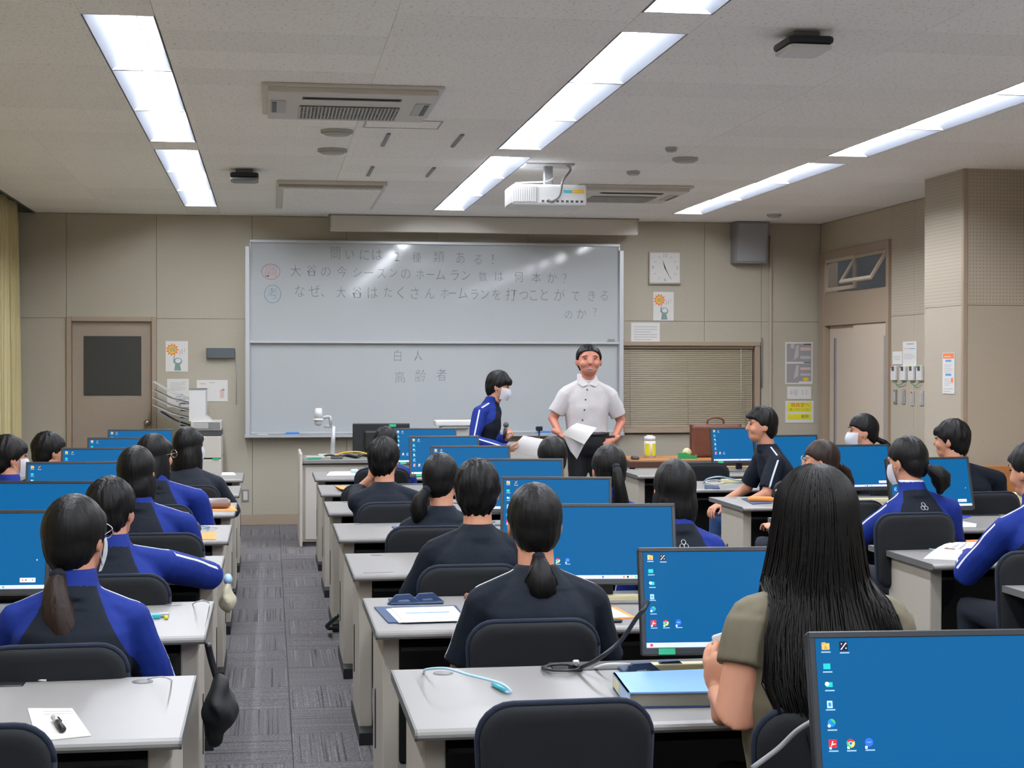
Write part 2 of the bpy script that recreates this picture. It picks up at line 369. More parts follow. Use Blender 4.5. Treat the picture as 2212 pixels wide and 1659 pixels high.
for si, (x0, x1) in enumerate(STRIPS):
    num = 0
    for a, b in GY[::-1]:
        L = round((b-a)/3, 3)
        if L not in LM: LM[L] = light_meshes(L)
        for k in (2, 1, 0):
            y = a+L*(k+.5); num += 1
            t = thing('ceiling_light', f'recessed tube light in the {names_strip[si]} ceiling row, {ordn[num-1]} from the front wall', 'ceiling light', ((x0+x1)/2, y, HC), 0, 'recessed ceiling lights')
            r_, c_, e_, tb_, cv_ = LM[L]
            link('housing', c_, t); link('reflector', r_, t); link('tube', tb_, t); link('lamp_body', cv_, t)
            for s in (-1, 1): link('end_plate', e_, t, (0, s*(L/2-.008), 0))

# ---- front wall with panels
seams = [-2.55, -1.917, -1.076, -.167, .743, 1.635, 2.54, 3.434, 4.348, 4.945, 5.57]
wf = struct(MB().b2(XL-.1, -1.917, D+.02, D+.14, 0, 3.16).b2(-1.917, -1.076, D+.02, D+.14, 2.015, 3.16).b2(-1.076, 3.46, D+.02, D+.14, 0, 3.16)
            .b2(3.46, 4.93, D+.02, D+.14, 1.77, 3.16).b2(3.46, 4.93, D+.02, D+.14, 0, .877).b2(4.93, XR+.12, D+.02, D+.14, 0, 3.16).build('wall_front', mat('wall_core', '#8d8778', .8)))
g = .0014
def wpanel(x0, x1, z0, z1, m_=M_wall, parent=wf, Y=D): MB().b2(x0+g, x1-g, Y, Y+.02, z0+g, z1-g, .0015).build('wall_panel', m_, parent)
for a, b in zip(seams, seams[1:]):
    wpanel(a, b, 2.0, 3.0)
    if abs(a+1.917) < .01: continue
    if a in (3.434, 4.348):
        wpanel(a, b, 1.79, 2.0); wpanel(a, b, .1, .86)
    else: wpanel(a, b, .1, 2.0)
struct(MB().b2(-1.076, XR, D-.012, D+.02, 0, .1, .003).b2(XL, -1.917, D-.012, D+.02, 0, .1, .003).build('baseboard_front', M_base))
pipe = struct(MB().b2(5.022, 5.052, D-.025, D, 0.1, 2.88, .006).build('trim_1', M_wallr))

# ---- door on the front wall
d1 = struct(link('door_1', None)); d1.location = (-1.4965, D, 0)
MB().b2(-.42, -.375, -.02, .06, 0, 2.015, .003).b2(.375, .42, -.02, .06, 0, 2.015, .003).b2(-.374, .374, -.019, .06, 1.972, 2.014, .002).build('door_frame', M_frame, d1)
leaf = MB().b2(-.372, .372, .03, .065, .01, 1.97, .002).build('door_leaf', M_door, d1)
MB().b2(-.262, .275, .022, .032, 1.262, 1.83, .002).build('door_window', M_doorglass, leaf)
MB().cyl((.33, .028, 1.0), .03, .01, 20, 'Y').tube([(.33, .02, 1.0), (.33, -.015, 1.0)], .011, 10).ell((.33, -.03, 1.0), (.03, .024, .03)).build('door_knob', M_steel, leaf)

# ---- window in the front wall (to the next room) and its blind
w1 = struct(link('window_1', None)); w1.location = (0, D, 0)
MB().b2(3.46, 4.93, -.03, .1, 1.752, 1.795, .003).b2(3.46, 4.93, -.05, .1, .877, .925, .003).b2(3.46, 3.50, -.02, .098, .924, 1.753).b2(4.875, 4.928, -.02, .098, .924, 1.753, .003).build('window_frame', M_frame, w1)
MB().b2(3.5, 4.875, .075, .08, .925, 1.752).build('window_pane', mat('dim_glass', '#6f6a60', .2), w1)
bl = thing('window_blind', 'closed greige slatted blind in the window beside the whiteboard', 'blind', (4.185, D+.03, .93))
MB().b2(-.68, .68, -.02, .02, .795, .82, .002).build('headrail', M_frame, bl)
sl = MB(); ns = 40
for i in range(ns):
    z = .02+i*(.775/ns); sl.box((0, 0, z), (1.35, .003, .021), rot=Matrix.Rotation(R(-24), 3, 'X'))
stuff(sl.build('blind_slats', mat('blind_slat', '#a0957f', .5, grain=.02), bl))
MB().b2(-.675, .675, -.012, .012, -.004, .012).build('bottom_rail', M_frame, bl)
for x in (-.6, 0, .6): MB().tube([(x, -.016, 0), (x, -.016, .8)], .0016, 5).build('ladder_cord', M_frame, bl)
MB().tube([(.55, -.03, .1), (.55, -.02, .8)], .003, 6).build('tilt_wand', M_white, bl)

# ---- right wall: bare wall, pillar, sliding door with transom
PX, PY0, PY1 = 5.03, 11.08, 11.79
wr = struct(MB().b2(XR+.02, XR+.14, YB, 13.80, 0, 3.16).b2(XR+.02, XR+.14, 13.80, D+.14, 2.70, 3.16).b2(XR+.02, XR+.14, 15.64, D+.14, 0, 2.7).build('wall_right', mat('wall_core_right', '#8d8778', .8)))
def rpanel(y0, y1, z0, z1, m_, X=XR, parent=wr): MB().b2(X, X+.02, y0+g, y1-g, z0+g, z1-g, .0015).build('wall_panel', m_, parent)
ys = [13.80, 13.28, 12.4, 11.79]
for a, b in zip(ys, ys[1:]): rpanel(b, a, 2.0, 3.0, M_perf); rpanel(b, a, .1, 2.0, M_wallr)
rpanel(13.80, 15.68, 2.70, 3.0, M_wallr)
y = 11.08
while y > YB: rpanel(max(y-.91, YB), y, 2.0, 3.0, M_perf); rpanel(max(y-.91, YB), y, .1, 2.0, M_wallr); y -= .91
struct(MB().b2(XR-.012, XR+.02, YB, 13.8, 0, .1, .003).build('baseboard_right', M_base))
pl = struct(MB().b2(PX+.02, XR, PY0+.02, PY1-.02, 0, 3.0).build('wall_pillar', mat('pillar_core', '#8d8778', .8)))
MB().b2(PX, PX+.02, PY0+.03, PY1, 2.0+g, 3.0).build('wall_panel', M_perf, pl); MB().b2(PX, PX+.02, PY0+.03, PY1, .1, 2.0-g).build('wall_panel', M_wallr, pl)
MB().b2(PX+.03, XR, PY0, PY0+.02, 2.0+g, 3.0).build('wall_panel', M_perf, pl); MB().b2(PX+.03, XR, PY0, PY0+.02, .1, 2.0-g).build('wall_panel', M_wallr, pl)
MB().b2(PX, XR, PY1-.02, PY1, .1, 3.0).build('wall_panel', M_wallr, pl)
MB().b2(PX-.006, PX+.032, PY0-.006, PY0+.032, 0, 3.0, .005).build('corner_trim', M_frame, pl)
d2 = struct(link('door_2', None)); d2.location = (XR, 14.72, 0)
fr = MB().b2(-.03, .12, -.92, -.86, 0, 2.70, .003).b2(-.03, .12, .78, .92, 0, 2.70, .003).b2(-.028, .118, -.859, .779, 2.62, 2.698, .003)
fr.b2(-.02, .118, -.859, .779, 1.955, 2.28, .003); fr.build('door_frame', M_frame, d2)
M_slide = mat('sliding_door_paint', '#c9baa9', .5, grain=.02)
lf = MB().b2(.03, .06, .0, .76, .01, 1.955, .003).build('door_leaf', M_slide, d2); MB().b2(.024, .034, .56, .60, .72, 1.83).build('door_pull', M_gr, lf)
MB().b2(.02, .034, .60, .61, .72, 1.83).build('pull_edge', M_dgrey, lf)
lf = MB().b2(0, .028, -.86, .03, .01, 1.955, .003).build('door_leaf', M_slide, d2); MB().b2(-.006, .004, -.80, -.76, .72, 1.83).build('door_pull', M_gr, lf)
def sash(y0, y1, hinge):
    f = MB().b2(-.012, .012, y0, y1, 2.30, 2.335, .002).b2(-.012, .012, y0, y1, 2.585, 2.62, .002).b2(-.012, .012, y0, y0+.035, 2.335, 2.585).b2(-.012, .012, y1-.035, y1, 2.335, 2.585)
    f.xf(Matrix.Translation((-.01, 0, 2.6)) @ Matrix.Rotation(hinge, 4, 'Y') @ Matrix.Translation((0, 0, -2.6)))
    o = f.build('transom_sash', M_slide, d2)
    q = MB().b2(-.002, .002, y0+.035, y1-.035, 2.335, 2.585); q.xf(Matrix.Translation((-.01, 0, 2.6)) @ Matrix.Rotation(hinge, 4, 'Y') @ Matrix.Translation((0, 0, -2.6)))
    q.build('pane', M_glass, o)
sash(-.85, -.05, R(32)); sash(-.05, .76, 0)
# corridor seen through the transom
cor = struct(MB().b2(XR+1.9, XR+2.0, 12.5, 16.5, 0, 3.2).b2(XR+.15, XR+2, 12.5, 16.5, 3.1, 3.2).b2(XR+.15, XR+2, 16.4, 16.5, 0, 3.2).b2(XR+.15, XR+2, 12.4, 12.5, 0, 3.2).b2(XR+.15, XR+2, 12.4, 16.5, -.1, 0).build('wall_corridor', mat('corridor_paint', '#8d8f92', .7)))
ct = thing('corridor_light', 'bare tube light in the corridor behind the transom window', 'ceiling light', (XR+1.1, 14.6, 3.08))
MB().b2(-.05, .05, -.6, .6, 0, .02).build('housing', M_offw, ct); MB().tube([(0, -.58, -.02), (0, .58, -.02)], .015, 8).build('tube', mat('corridor_tube', '#f4f8ff', .5, emit=90), ct)
# left and back walls
struct(MB().b2(XL-.12, XL, YB, D+.14, 0, 3.16).build('wall_left', M_wall))
struct(MB().b2(XL-.12, XR+.14, YB-.12, YB, 0, 3.16).build('wall_back', M_wall))
struct(MB().b2(XL, XL+.012, YB, D, 0, .1).build('baseboard_left', M_base))
# curtain
cu = thing('curtain', 'long pale yellow pleated curtain along the left wall', 'curtain', (XL+.2, 0, 0))
rings = []; N = 620
mbc = MB(); vs = []
for i in range(N+1):
    y = 3.2 + (D-.1-3.2)*i/N; ph = y*2*PI/.125
    row = []
    for z, am in ((.03, .035), (1.5, .033), (2.85, .028), (3.06, .02)):
        row.append(mbc.bm.verts.new((am*math.sin(ph + .5*math.sin(y*3.1))+.012*math.sin(y*11+z), y + .012*math.sin(ph*2), z)))
    vs.append(row)
fs = [mbc.bm.faces.new((a[k], b[k], b[k+1], a[k+1])) for a, b in zip(vs, vs[1:]) for k in range(3)]
mbc._tag(fs, True); mbc.build('curtain_cloth', M_curt, cu)
MB().b2(-.02, .02, 3.2, D-.05, 3.07, 3.10).build('curtain_rail', M_dgrey, cu)

# ================================================================ WHITEBOARD
wb = thing('whiteboard', 'wide two-tier sliding whiteboard with handwriting on the front wall', 'whiteboard', (0, D, 0))
YW = D-.075
f = MB().m(M_alu)
f.b2(-.235, -.19, -.11, 0, .86, 2.70, .004).b2(3.445, 3.49, -.11, 0, .86, 2.70, .004)
f.b2(-.19, 3.445, -.03, 0, .86, .90, .003); f.build('frame', M_alu, wb)
M_wbl = M_wb
up_ = MB().b2(-.18, 3.44, -.078, -.066, 1.79, 2.735).build('upper_panel', M_wb, wb)
MB().b2(-.195, 3.455, -.095, -.06, 2.735, 2.765, .004).b2(-.195, 3.455, -.095, -.06, 1.765, 1.79, .004).b2(-.195, -.18, -.09, -.06, 1.79, 2.735).b2(3.44, 3.455, -.09, -.06, 1.79, 2.735).build('panel_rim', M_alu, up_)
MB().b2(3.33, 3.40, -.1, -.095, 1.80, 1.815).build('maker_plate', M_mgrey, up_)
lo_ = MB().b2(-.18, 3.44, -.052, -.04, .90, 1.80).build('lower_panel', M_wb, wb)
MB().b2(-.19, 3.45, -.06, -.035, .885, .905, .003).b2(-.19, -.18, -.058, -.035, .9, 1.77).b2(3.44, 3.45, -.058, -.035, .9, 1.77).build('panel_rim', M_alu, lo_)
MB().b2(-.24, 3.49, -.15, 0, .855, .872, .003).b2(-.24, 3.49, -.15, -.142, .872, .885, .002).build('pen_tray', M_alu, wb)
ZB = lambda Y: Y+.0
def write(parent, chars, Y, y0, y1, x0, x1, size, mat_, name='handwriting', thin=.016, sx=.85):
    for ch, px in chars:
        mb = MB(); t = (px-x0)/(x1-x0+1e-6); py = y0+(y1-y0)*t
        X, Z = atY(px, py, Y)
        s = size*random.uniform(.9, 1.08)
        M = Matrix.Translation((X, Y-D, Z+random.uniform(-.006, .006))) @ RXW @ Matrix.Rotation(R(random.uniform(-5, 5)), 4, 'Z') @ Matrix.Diagonal((sx*random.uniform(.92, 1.08), 1, 1, 1)) @ Matrix.Shear('XY', 4, (.06, 0))
        text_mb(mb, ch, s, M, mat_, thin); mb.build('handwritten_character', mat_, parent)
zx = lambda v: 520+v/2.514
def L(s): return [(c, zx(float(x))) for c, x in s]
yU = D-.0785; yL = D-.0525
write(up_, L([('問', 515), ('い', 592), ('に', 672), ('は', 740), ('2', 850), ('種', 955), ('類', 1075), ('あ', 1192), ('る', 1290), ('！', 1385)]), yU, 450+250/2.514, 450+285/2.514, zx(515), zx(1385), .125, M_ink)
write(up_, L([('大', 298), ('谷', 385), ('の', 462), ('今', 550), ('シ', 632), ('ー', 695), ('ズ', 765), ('ン', 828), ('の', 897), ('ホ', 975), ('ー', 1030), ('ム', 1085), ('ラ', 1163), ('ン', 1222), ('数', 1315), ('は', 1402), ('何', 1510), ('本', 1605), ('か', 1690), ('？', 1772)]), yU, 450+342/2.514, 450+385/2.514, zx(298), zx(1772), .12, M_ink)
write(up_, L([('な', 320), ('ぜ', 402), ('、', 462), ('大', 545), ('谷', 632), ('は', 715), ('た', 800), ('く', 870), ('さ', 945), ('ん', 1027), ('ホ', 1108), ('ー', 1150), ('ム', 1205), ('ラ', 1270), ('ン', 1325), ('を', 1390), ('打', 1468), ('つ', 1538), ('こ', 1590), ('と', 1648), ('が', 1730), ('で', 1818), ('き', 1905), ('る', 1975)]), yU, 450+455/2.514, 450+480/2.514, zx(320), zx(1975), .13, M_ink)
write(up_, L([('の', 1780), ('か', 1850), ('？', 1935)]), yU, 450+580/2.514, 450+570/2.514, zx(1780), zx(1935), .12, M_ink)
write(up_, [('調', 585)], yU, 587, 587, 0, 1, .125, M_inkr, sx=1); write(up_, [('考', 589)], yU, 635, 635, 0, 1, .12, M_inkb)
def ring(parent, px, py, Y, r, mat_, sz=1.0):
    X, Z = atY(px, py, Y)
    MB().tube([(X+r*math.cos(a), Y-D, Z+sz*r*math.sin(a)) for a in [i*2*PI/28 for i in range(29)]], .0022, 4).build('handwriting', mat_, parent)
ring(up_, 585, 587, yU, .088, M_inkr, .85); ring(up_, 589, 635, yU, .078, M_inkb, 1.1)
write(lo_, [('白', 859), ('人', 903)], yL, 770, 769, 859, 903, .125, M_ink); write(lo_, [('高', 864), ('齢', 908), ('者', 954)], yL, 816, 811, 864, 954, .135, M_ink)
for px, nm, y_ in ((632, 'left', 0), (1175, 'middle', 0)):
    x, z = atY(px, 926, D-.11)
    e = tag(MB().box((0, 0, .02), (.13 if px < 700 else .14, .05, .028), .006, seg=2).build('whiteboard_eraser', M_blue), f'blue whiteboard eraser on the pen tray, {"left of the document camera" if px<700 else "between the two standing people"}', 'eraser', 'whiteboard erasers'); e.location = (x, D-.1, .872)
mg = tag(MB().tube([(0, 0, 0), (.1, 0, 0)], .008, 8).build('marker_pen', M_white), 'white marker pen at the left end of the whiteboard tray', 'pen'); mg.location = (-.12, D-.1, .88)

# ================================================================ WALL THINGS
def paper_on_wall(name, label, x0, z1, x1, z0, cat='poster', Y=D, mat_=M_paper, group=None):
    o = thing(name, label, cat, ((x0+x1)/2, Y-.003, (z0+z1)/2), 0, group); o['_w'] = 0
    del o['_w']
    MB().b2(-(x1-x0)/2, (x1-x0)/2, -.0015, .0015, -(z1-z0)/2, (z1-z0)/2).build('sheet', mat_, o); return o, (x1-x0), (z1-z0)
def print_on(o, shapes, name='print', y=-.0022):
    mb = MB()
    for k, (m_, kind, a) in enumerate(shapes):
        mb.m(m_); yy = y-k*.00008
        if kind == 'r': x0, x1, z0, z1 = a; mb.plate([(x0, yy, z0), (x1, yy, z0), (x1, yy, z1), (x0, yy, z1)])
        elif kind == 'p': mb.plate([(u, yy, v) for u, v in a])
        elif kind == 'c': cx, cz, rx, rz = a; mb.plate([(cx+rx*math.cos(t), yy, cz+rz*math.sin(t)) for t in [i*2*PI/18 for i in range(18)]])
        elif kind == 's': cx, cz, r1, r2, n = a; mb.plate([(cx+(r1 if i % 2 else r2)*math.cos(i*PI/n), yy, cz+(r1 if i % 2 else r2)*math.sin(i*PI/n)) for i in range(2*n)])
        elif kind == 't': ch, cx, cz, s = a; text_mb(mb, ch, s, Matrix.Translation((cx, yy, cz)) @ RXW, m_)
        elif kind == 'l': x0, x1, z0, z1, n = a; [mb.plate([(x0, yy, z0+(z1-z0)*i/n), (x1-(x1-x0)*(.25 if i % 3 == 0 else 0), yy, z0+(z1-z0)*i/n), (x1-(x1-x0)*(.25 if i % 3 == 0 else 0), yy, z0+(z1-z0)*(i+.35)/n), (x0, yy, z0+(z1-z0)*(i+.35)/n)]) for i in range(n)]
    return mb.build(name, M_gr, o)
def sunposter(label, x0, z1, x1, z0):
    o, w_, h_ = paper_on_wall('sun_poster', label, x0, z1, x1, z0)
    print_on(o, [(M_org, 's', (-w_*.2, h_*.22, w_*.2, w_*.31, 11)), (M_yo, 'c', (-w_*.2, h_*.22, w_*.18, w_*.18)), (M_gg, 't', ('省', -w_*.25, h_*.25, w_*.16)), (M_gg, 't', ('電', -w_*.13, h_*.25, w_*.16)), (M_gg, 't', ('節', -w_*.25, h_*.18, w_*.14)), (M_gg, 't', ('電', -w_*.13, h_*.18, w_*.14)),
        (M_lg, 'r', (w_*.12, w_*.16, h_*.05, h_*.2)), (M_lg, 'r', (w_*.22, w_*.26, h_*.08, h_*.24)), (M_lg, 'r', (w_*.34, w_*.37, h_*.13, h_*.26)),
        (M_gg, 'p', [(-w_*.12, -h_*.46), (w_*.2, -h_*.46), (w_*.14, -h_*.26), (-w_*.08, -h_*.26)]), (M_gg, 'c', (w_*.05, -h_*.16, w_*.19, h_*.12)), (M_paper, 'c', (w_*.06, -h_*.14, w_*.13, h_*.075)),
        (M_gg, 'p', [(-w_*.16, -h_*.2), (-w_*.11, -h_*.2), (-w_*.1, h_*.02), (-w_*.14, h_*.02)])])
sunposter('white poster with an orange sun, hung right of the brown door', -.99, 1.783, -.78, 1.489)
sunposter('white poster with an orange sun, hung under the wall clock', 3.816, 2.295, 4.027, 2.005)
o, w_, h_ = paper_on_wall('notice_sheet', 'printed white notice behind the copier trays, nearest the door', -.978, 1.42, -.772, 1.145, 'notice')
print_on(o, [(M_lg, 'l', (-w_*.35, w_*.35, h_*.1, h_*.4, 6)), (M_pink, 'r', (w_*.2, w_*.4, h_*.4, h_*.43)), (M_gr, 'l', (-w_*.1, w_*.35, -h_*.3, h_*.02, 4))])
o, w_, h_ = paper_on_wall('notice_sheet', 'landscape white notice with a small pink picture, right of the copier tower', -.697, 1.409, -.403, 1.203, 'notice')
print_on(o, [(M_pink, 'r', (-w_*.4, -w_*.2, h_*.3, h_*.36)), (M_lg, 'r', (-w_*.1, w_*.1, h_*.36, h_*.4)), (M_pink, 'r', (w_*.25, w_*.38, -h_*.35, 0)), (M_gr, 'p', [(w_*.22, 0), (w_*.4, 0), (w_*.38, h_*.12), (w_*.3, h_*.04)]), (M_lg, 'r', (w_*.08, w_*.1, -h_*.05, 0))])
o, w_, h_ = paper_on_wall('notice_sheet', 'landscape notice of pale typed lines above the blind window', 3.588, 1.984, 3.884, 1.79, 'notice')
print_on(o, [(M_lg, 'l', (-w_*.4, w_*.4, -h_*.4, h_*.4, 6))])
o, w_, h_ = paper_on_wall('map_poster', 'grey framed two-part poster left of the sliding door', 5.197, 1.794, 5.488, 1.364)
W2, H2 = w_/2, h_/2
print_on(o, [(M_gr, 'r', (-W2*.9, W2*.9, H2*.06, H2*.93)), (M_gr, 'r', (-W2*.9, W2*.9, -H2*.93, -H2*.02)), (M_lg, 'r', (-W2*.6, -W2*.35, H2*.7, H2*.93)), (M_lg, 'p', [(-W2*.2, H2*.85), (0, H2*.85), (-W2*.05, H2*.3), (-W2*.4, H2*.15)]), (M_lg, 'p', [(-W2*.2, -H2*.1), (0, -H2*.1), (-W2*.05, -H2*.6), (-W2*.4, -H2*.75)]),
    (M_pink, 'r', (W2*.1, W2*.85, H2*.6, H2*.75)), (M_pink, 'r', (W2*.1, W2*.85, -H2*.32, -H2*.2)), (M_lg, 'r', (W2*.1, W2*.85, H2*.2, H2*.35)), (M_lg, 'r', (W2*.1, W2*.85, -H2*.6, -H2*.48)), (M_dgrey, 'r', (W2*.35, W2*.88, H2*.87, H2*.93)), (M_dgrey, 'r', (W2*.35, W2*.88, H2*.0, H2*.05)), (M_yo, 'c', (W2*.5, -H2*.76, W2*.22, H2*.09)), (M_paper, 'r', (0, W2*.9, -H2*.93, -H2*.86))])
o, w_, h_ = paper_on_wall('wall_calendar', 'small pale calendar sheet under the grey poster', 5.218, 1.341, 5.474, 1.213, 'calendar')
print_on(o, [(M_lg, 't', ('8', -w_*.15, 0, h_*.7)), (M_lg, 't', ('11', w_*.22, 0, h_*.6)), (M_lg, 't', ('8', -w_*.32, 0, h_*.5))])
o, w_, h_ = paper_on_wall('warning_sign', 'white sign with yellow bands and red words beside the sliding door', 5.20, 1.195, 5.50, .97, 'sign')
print_on(o, [(M_yel, 'r', (-w_*.42, w_*.42, 0, h_*.42)), (M_yel, 'r', (-w_*.42, w_*.42, -h_*.35, -h_*.1)), (M_red, 't', ('職員室へ', w_*.02, h_*.3, h_*.22)), (M_dgrey, 't', ('持っていくこと!', 0, h_*.1, h_*.13)), (M_dgrey, 't', ('厳禁!', w_*.2, -h_*.22, h_*.17))])
# right wall papers (face -X)
def on_right(name, label, y0, z1, y1, z0, cat, X=XR):
    o = thing(name, label, cat, (X-.003, (y0+y1)/2, (z0+z1)/2), -PI/2); MB().b2(-(y1-y0)/2, (y1-y0)/2, -.0015, .0015, -(z1-z0)/2, (z1-z0)/2).build('sheet', M_paper, o); return o, y1-y0, z1-z0
def YZ(px, py, X=XR): d = ray(px, py); t = X/d.x; return t*d.y, CH+t*d.z
a = YZ(1981, 737); b = YZ(1951, 792); o, w_, h_ = on_right('notice_sheet', 'tall white notice above the air conditioner controllers', a[0], a[1], b[0], b[1], 'notice')
print_on(o, [(M_gr, 'r', (-w_*.2, w_*.3, h_*.38, h_*.42)), (M_pink, 'r', (-w_*.4, 0, h_*.2, h_*.24)), (M_pblue, 'r', (0, w_*.4, h_*.2, h_*.23)), (M_lg, 'l', (-w_*.4, w_*.4, -h_*.2, h_*.05, 4))])
a = YZ(1950, 759); b = YZ(1929, 787); o, w_, h_ = on_right('notice_sheet', 'small cream note left of the tall notice by the controllers', a[0], a[1], b[0], b[1], 'notice')
print_on(o, [(M_lg, 'l', (-w_*.4, w_*.4, 0, h_*.2, 2)), (M_pink, 'r', (-w_*.3, w_*.3, -h_*.15, -h_*.08))])
a = YZ(2063, 762, PX); b = YZ(2037, 850, PX); o, w_, h_ = on_right('health_poster', 'long narrow white poster with orange heading on the pillar', a[0], a[1], b[0], b[1], 'poster', PX)
print_on(o, [(M_org, 'r', (-w_*.46, w_*.46, h_*.36, h_*.49)), (M_paper, 'l', (-w_*.36, w_*.36, h_*.4, h_*.45, 1)), (M_pblue, 'r', (-w_*.25, w_*.25, h_*.28, h_*.33)), (M_lg, 'l', (-w_*.35, w_*.35, h_*.02, h_*.24, 5)), (M_pblue, 'r', (-w_*.25, w_*.25, -h_*.06, -h_*.01)), (M_lg, 'l', (-w_*.35, w_*.2, -h_*.3, -h_*.1, 4)), (M_org, 'c', (w_*.32, -h_*.17, w_*.09, h_*.07)), (M_lg, 'l', (-w_*.4, w_*.4, -h_*.45, -h_*.33, 2))])
cols = [M_red, mat('violet_print', '#7a6ac0', .7), M_yel, M_green]; cn = ['red', 'violet', 'yellow', 'green']
for i, px in enumerate((1934, 1954, 1972, 1990)):
    yy, zz = YZ(px, 806)
    o = thing('air_conditioner_controller', f'white wall controller with a small dark display and {cn[i]} corner tag', 'controller', (XR, yy, zz), -PI/2, 'air conditioner controllers by the sliding door')
    MB().box((0, -.012, 0), (.115, .024, .13), .004).build('casing', M_white, o); MB().box((0, -.025, .04), (.05, .003, .04)).build('display', M_dgrey, o); MB().box((-.045, -.025, .055), (.018, .003, .02)).build('colour_tag', cols[i], o)
cable('thin green cord looping below the left pair of wall controllers', [(XR-.02, YZ(1936, 826)[0], YZ(1936, 826)[1]), (XR-.02, YZ(1945, 829)[0], YZ(1945, 829)[1]-.01), (XR-.02, YZ(1958, 826)[0], YZ(1958, 826)[1])], .003, M_green)
cable('thin green cord looping below the right pair of wall controllers', [(XR-.02, YZ(1972, 827)[0], YZ(1972, 827)[1]), (XR-.02, YZ(1982, 830)[0], YZ(1982, 830)[1]-.01), (XR-.02, YZ(1991, 826)[0], YZ(1991, 826)[1])], .003, M_green)
for i, (px, m_) in enumerate(((1935, M_mgrey), (1953, M_gr), (1972, M_lgrey), (1992, M_lgrey))):
    yy, zz = YZ(px, 857 if i < 2 else 860)
    o = thing('wall_switch', ['dark-rimmed tall wall switch below the red-tagged controller', 'plain grey tall wall switch below the violet-tagged controller', 'pale wall switch with a red lamp below the yellow-tagged controller', 'pale wall switch nearest the pillar edge'][i], 'switch', (XR, yy, zz), -PI/2, 'wall switches by the sliding door')
    MB().box((0, -.005, 0), (.07, .01, .13), .003).build('plate', m_, o); MB().box((0, -.012, .0), (.03, .006, .09), .002).build('rocker', M_lgrey if i == 0 else m_, o)
    if i == 2: MB().box((0, -.016, .05), (.02, .003, .015)).build('lamp', M_red, o)
# grey console on the wall, clock, loudspeaker, rod, outlet
o = thing('wall_receiver', 'dark grey flat box on the wall left of the whiteboard', 'box', (-.47, D, 1.668)); MB().box((0, -.03, 0), (.27, .06, .1), .006).build('casing', mat('slate_plastic', '#565e62', .5), o)
MB().tube([(.14, -.01, -.03), (.15, -.01, -.1), (.15, -.01, -.5)], .004, 6).build('cord', M_lgrey, o)
o = thing('wall_clock', 'square white wall clock right of the whiteboard', 'clock', (3.928, D, 2.536))
MB().b2(-.161, .161, -.035, 0, -.157, .157, .006).build('case', M_offw, o); MB().b2(-.15, .15, -.038, -.034, -.146, .146).build('face', M_paper, o)
MB().m(M_steel).b2(-.165, .165, -.03, -.002, -.165, -.157).build('rim', M_frame, o)
tk = [(M_gr, 't', (t, x, z, .05)) for t, x, z in (('12', 0, .12), ('3', .125, 0), ('6', 0, -.12), ('9', -.125, 0))]
for h in range(12):
    if h % 3: an = PI/2-h*PI/6; c_, s_ = math.cos(an), math.sin(an); q = (-s_*.002, c_*.002); tk.append((M_gr, 'p', [(c_*.105-q[0], s_*.105-q[1]), (c_*.135-q[0], s_*.135-q[1]), (c_*.135+q[0], s_*.135+q[1]), (c_*.105+q[0], s_*.105+q[1])]))
print_on(o, tk, 'numerals', -.039)
def hand_(a, l, w_, nm):
    c_, s_ = math.cos(a), math.sin(a); MB().prism([(-s_*w_, c_*w_), (c_*l, s_*l), (s_*w_, -c_*w_), (-c_*.02, -s_*.02)], 'Y', -.044, -.042).build(nm, M_dgrey, o)
hand_(R(90-30*11.42), .085, .006, 'hour_hand'); hand_(R(90-6*25.5), .125, .0045, 'minute_hand')
o = thing('wall_loudspeaker', 'grey box loudspeaker high on the wall under the ceiling', 'loudspeaker', (4.788, D, 2.79))
MB().prism([(0, -.205), (-.14, -.205), (-.22, .205), (0, .205)], 'X', -.17, .17).build('cabinet', M_mgrey, o)
bm_ = MB(); bm_.box((0, 0, 0), (.30, .006, .38), .002); bm_.xf(Matrix.Translation((0, -.184, 0)) @ Matrix.Rotation(math.atan2(.08, .41), 4, 'X')); bm_.build('grille', mat('speaker_grille', '#98989a', .7, grain=.1, gscale=300), o)
o = tag(MB().tube([(0, 0, 0), (0, 0, .5)], .007, 8).ell((0, 0, .5), .009).build('pointer_rod', M_mgrey), 'thin grey rod standing against the window frame edge', 'rod'); o.location = (4.945, D-.015, 1.33)
o = thing('wall_outlet', 'grey-framed outlet low on the front wall beside the first left desk', 'outlet', (-.235, D, .288)); MB().b2(-.034, .034, -.008, 0, -.06, .06, .002).build('plate', M_mgrey, o); MB().b2(-.02, .02, -.011, -.006, -.042, .042).build('socket', M_offw, o)

# projector screen housing
o = thing('projection_screen_housing', 'long white rolled projection screen housing above the whiteboard', 'projection screen', (2.08, D-.25, 2.915))
MB().prism([(-.06, -.075), (.03, -.075), (.05, -.04), (.05, .075), (-.05, .075)], 'X', -1.5, 1.5).build('housing', M_offw, o)
MB().b2(-1.52, 1.52, -.055, .055, .075, .085).build('mount_rail', M_mgrey, o); MB().b2(1.36, 1.46, -.064, -.058, .03, .05).build('label_tag', M_cream, o)
for s in (-1, 1): MB().b2(s*1.5-.008, s*1.5+.008, -.058, .05, -.07, .07).build('end_cap', M_lgrey, o)

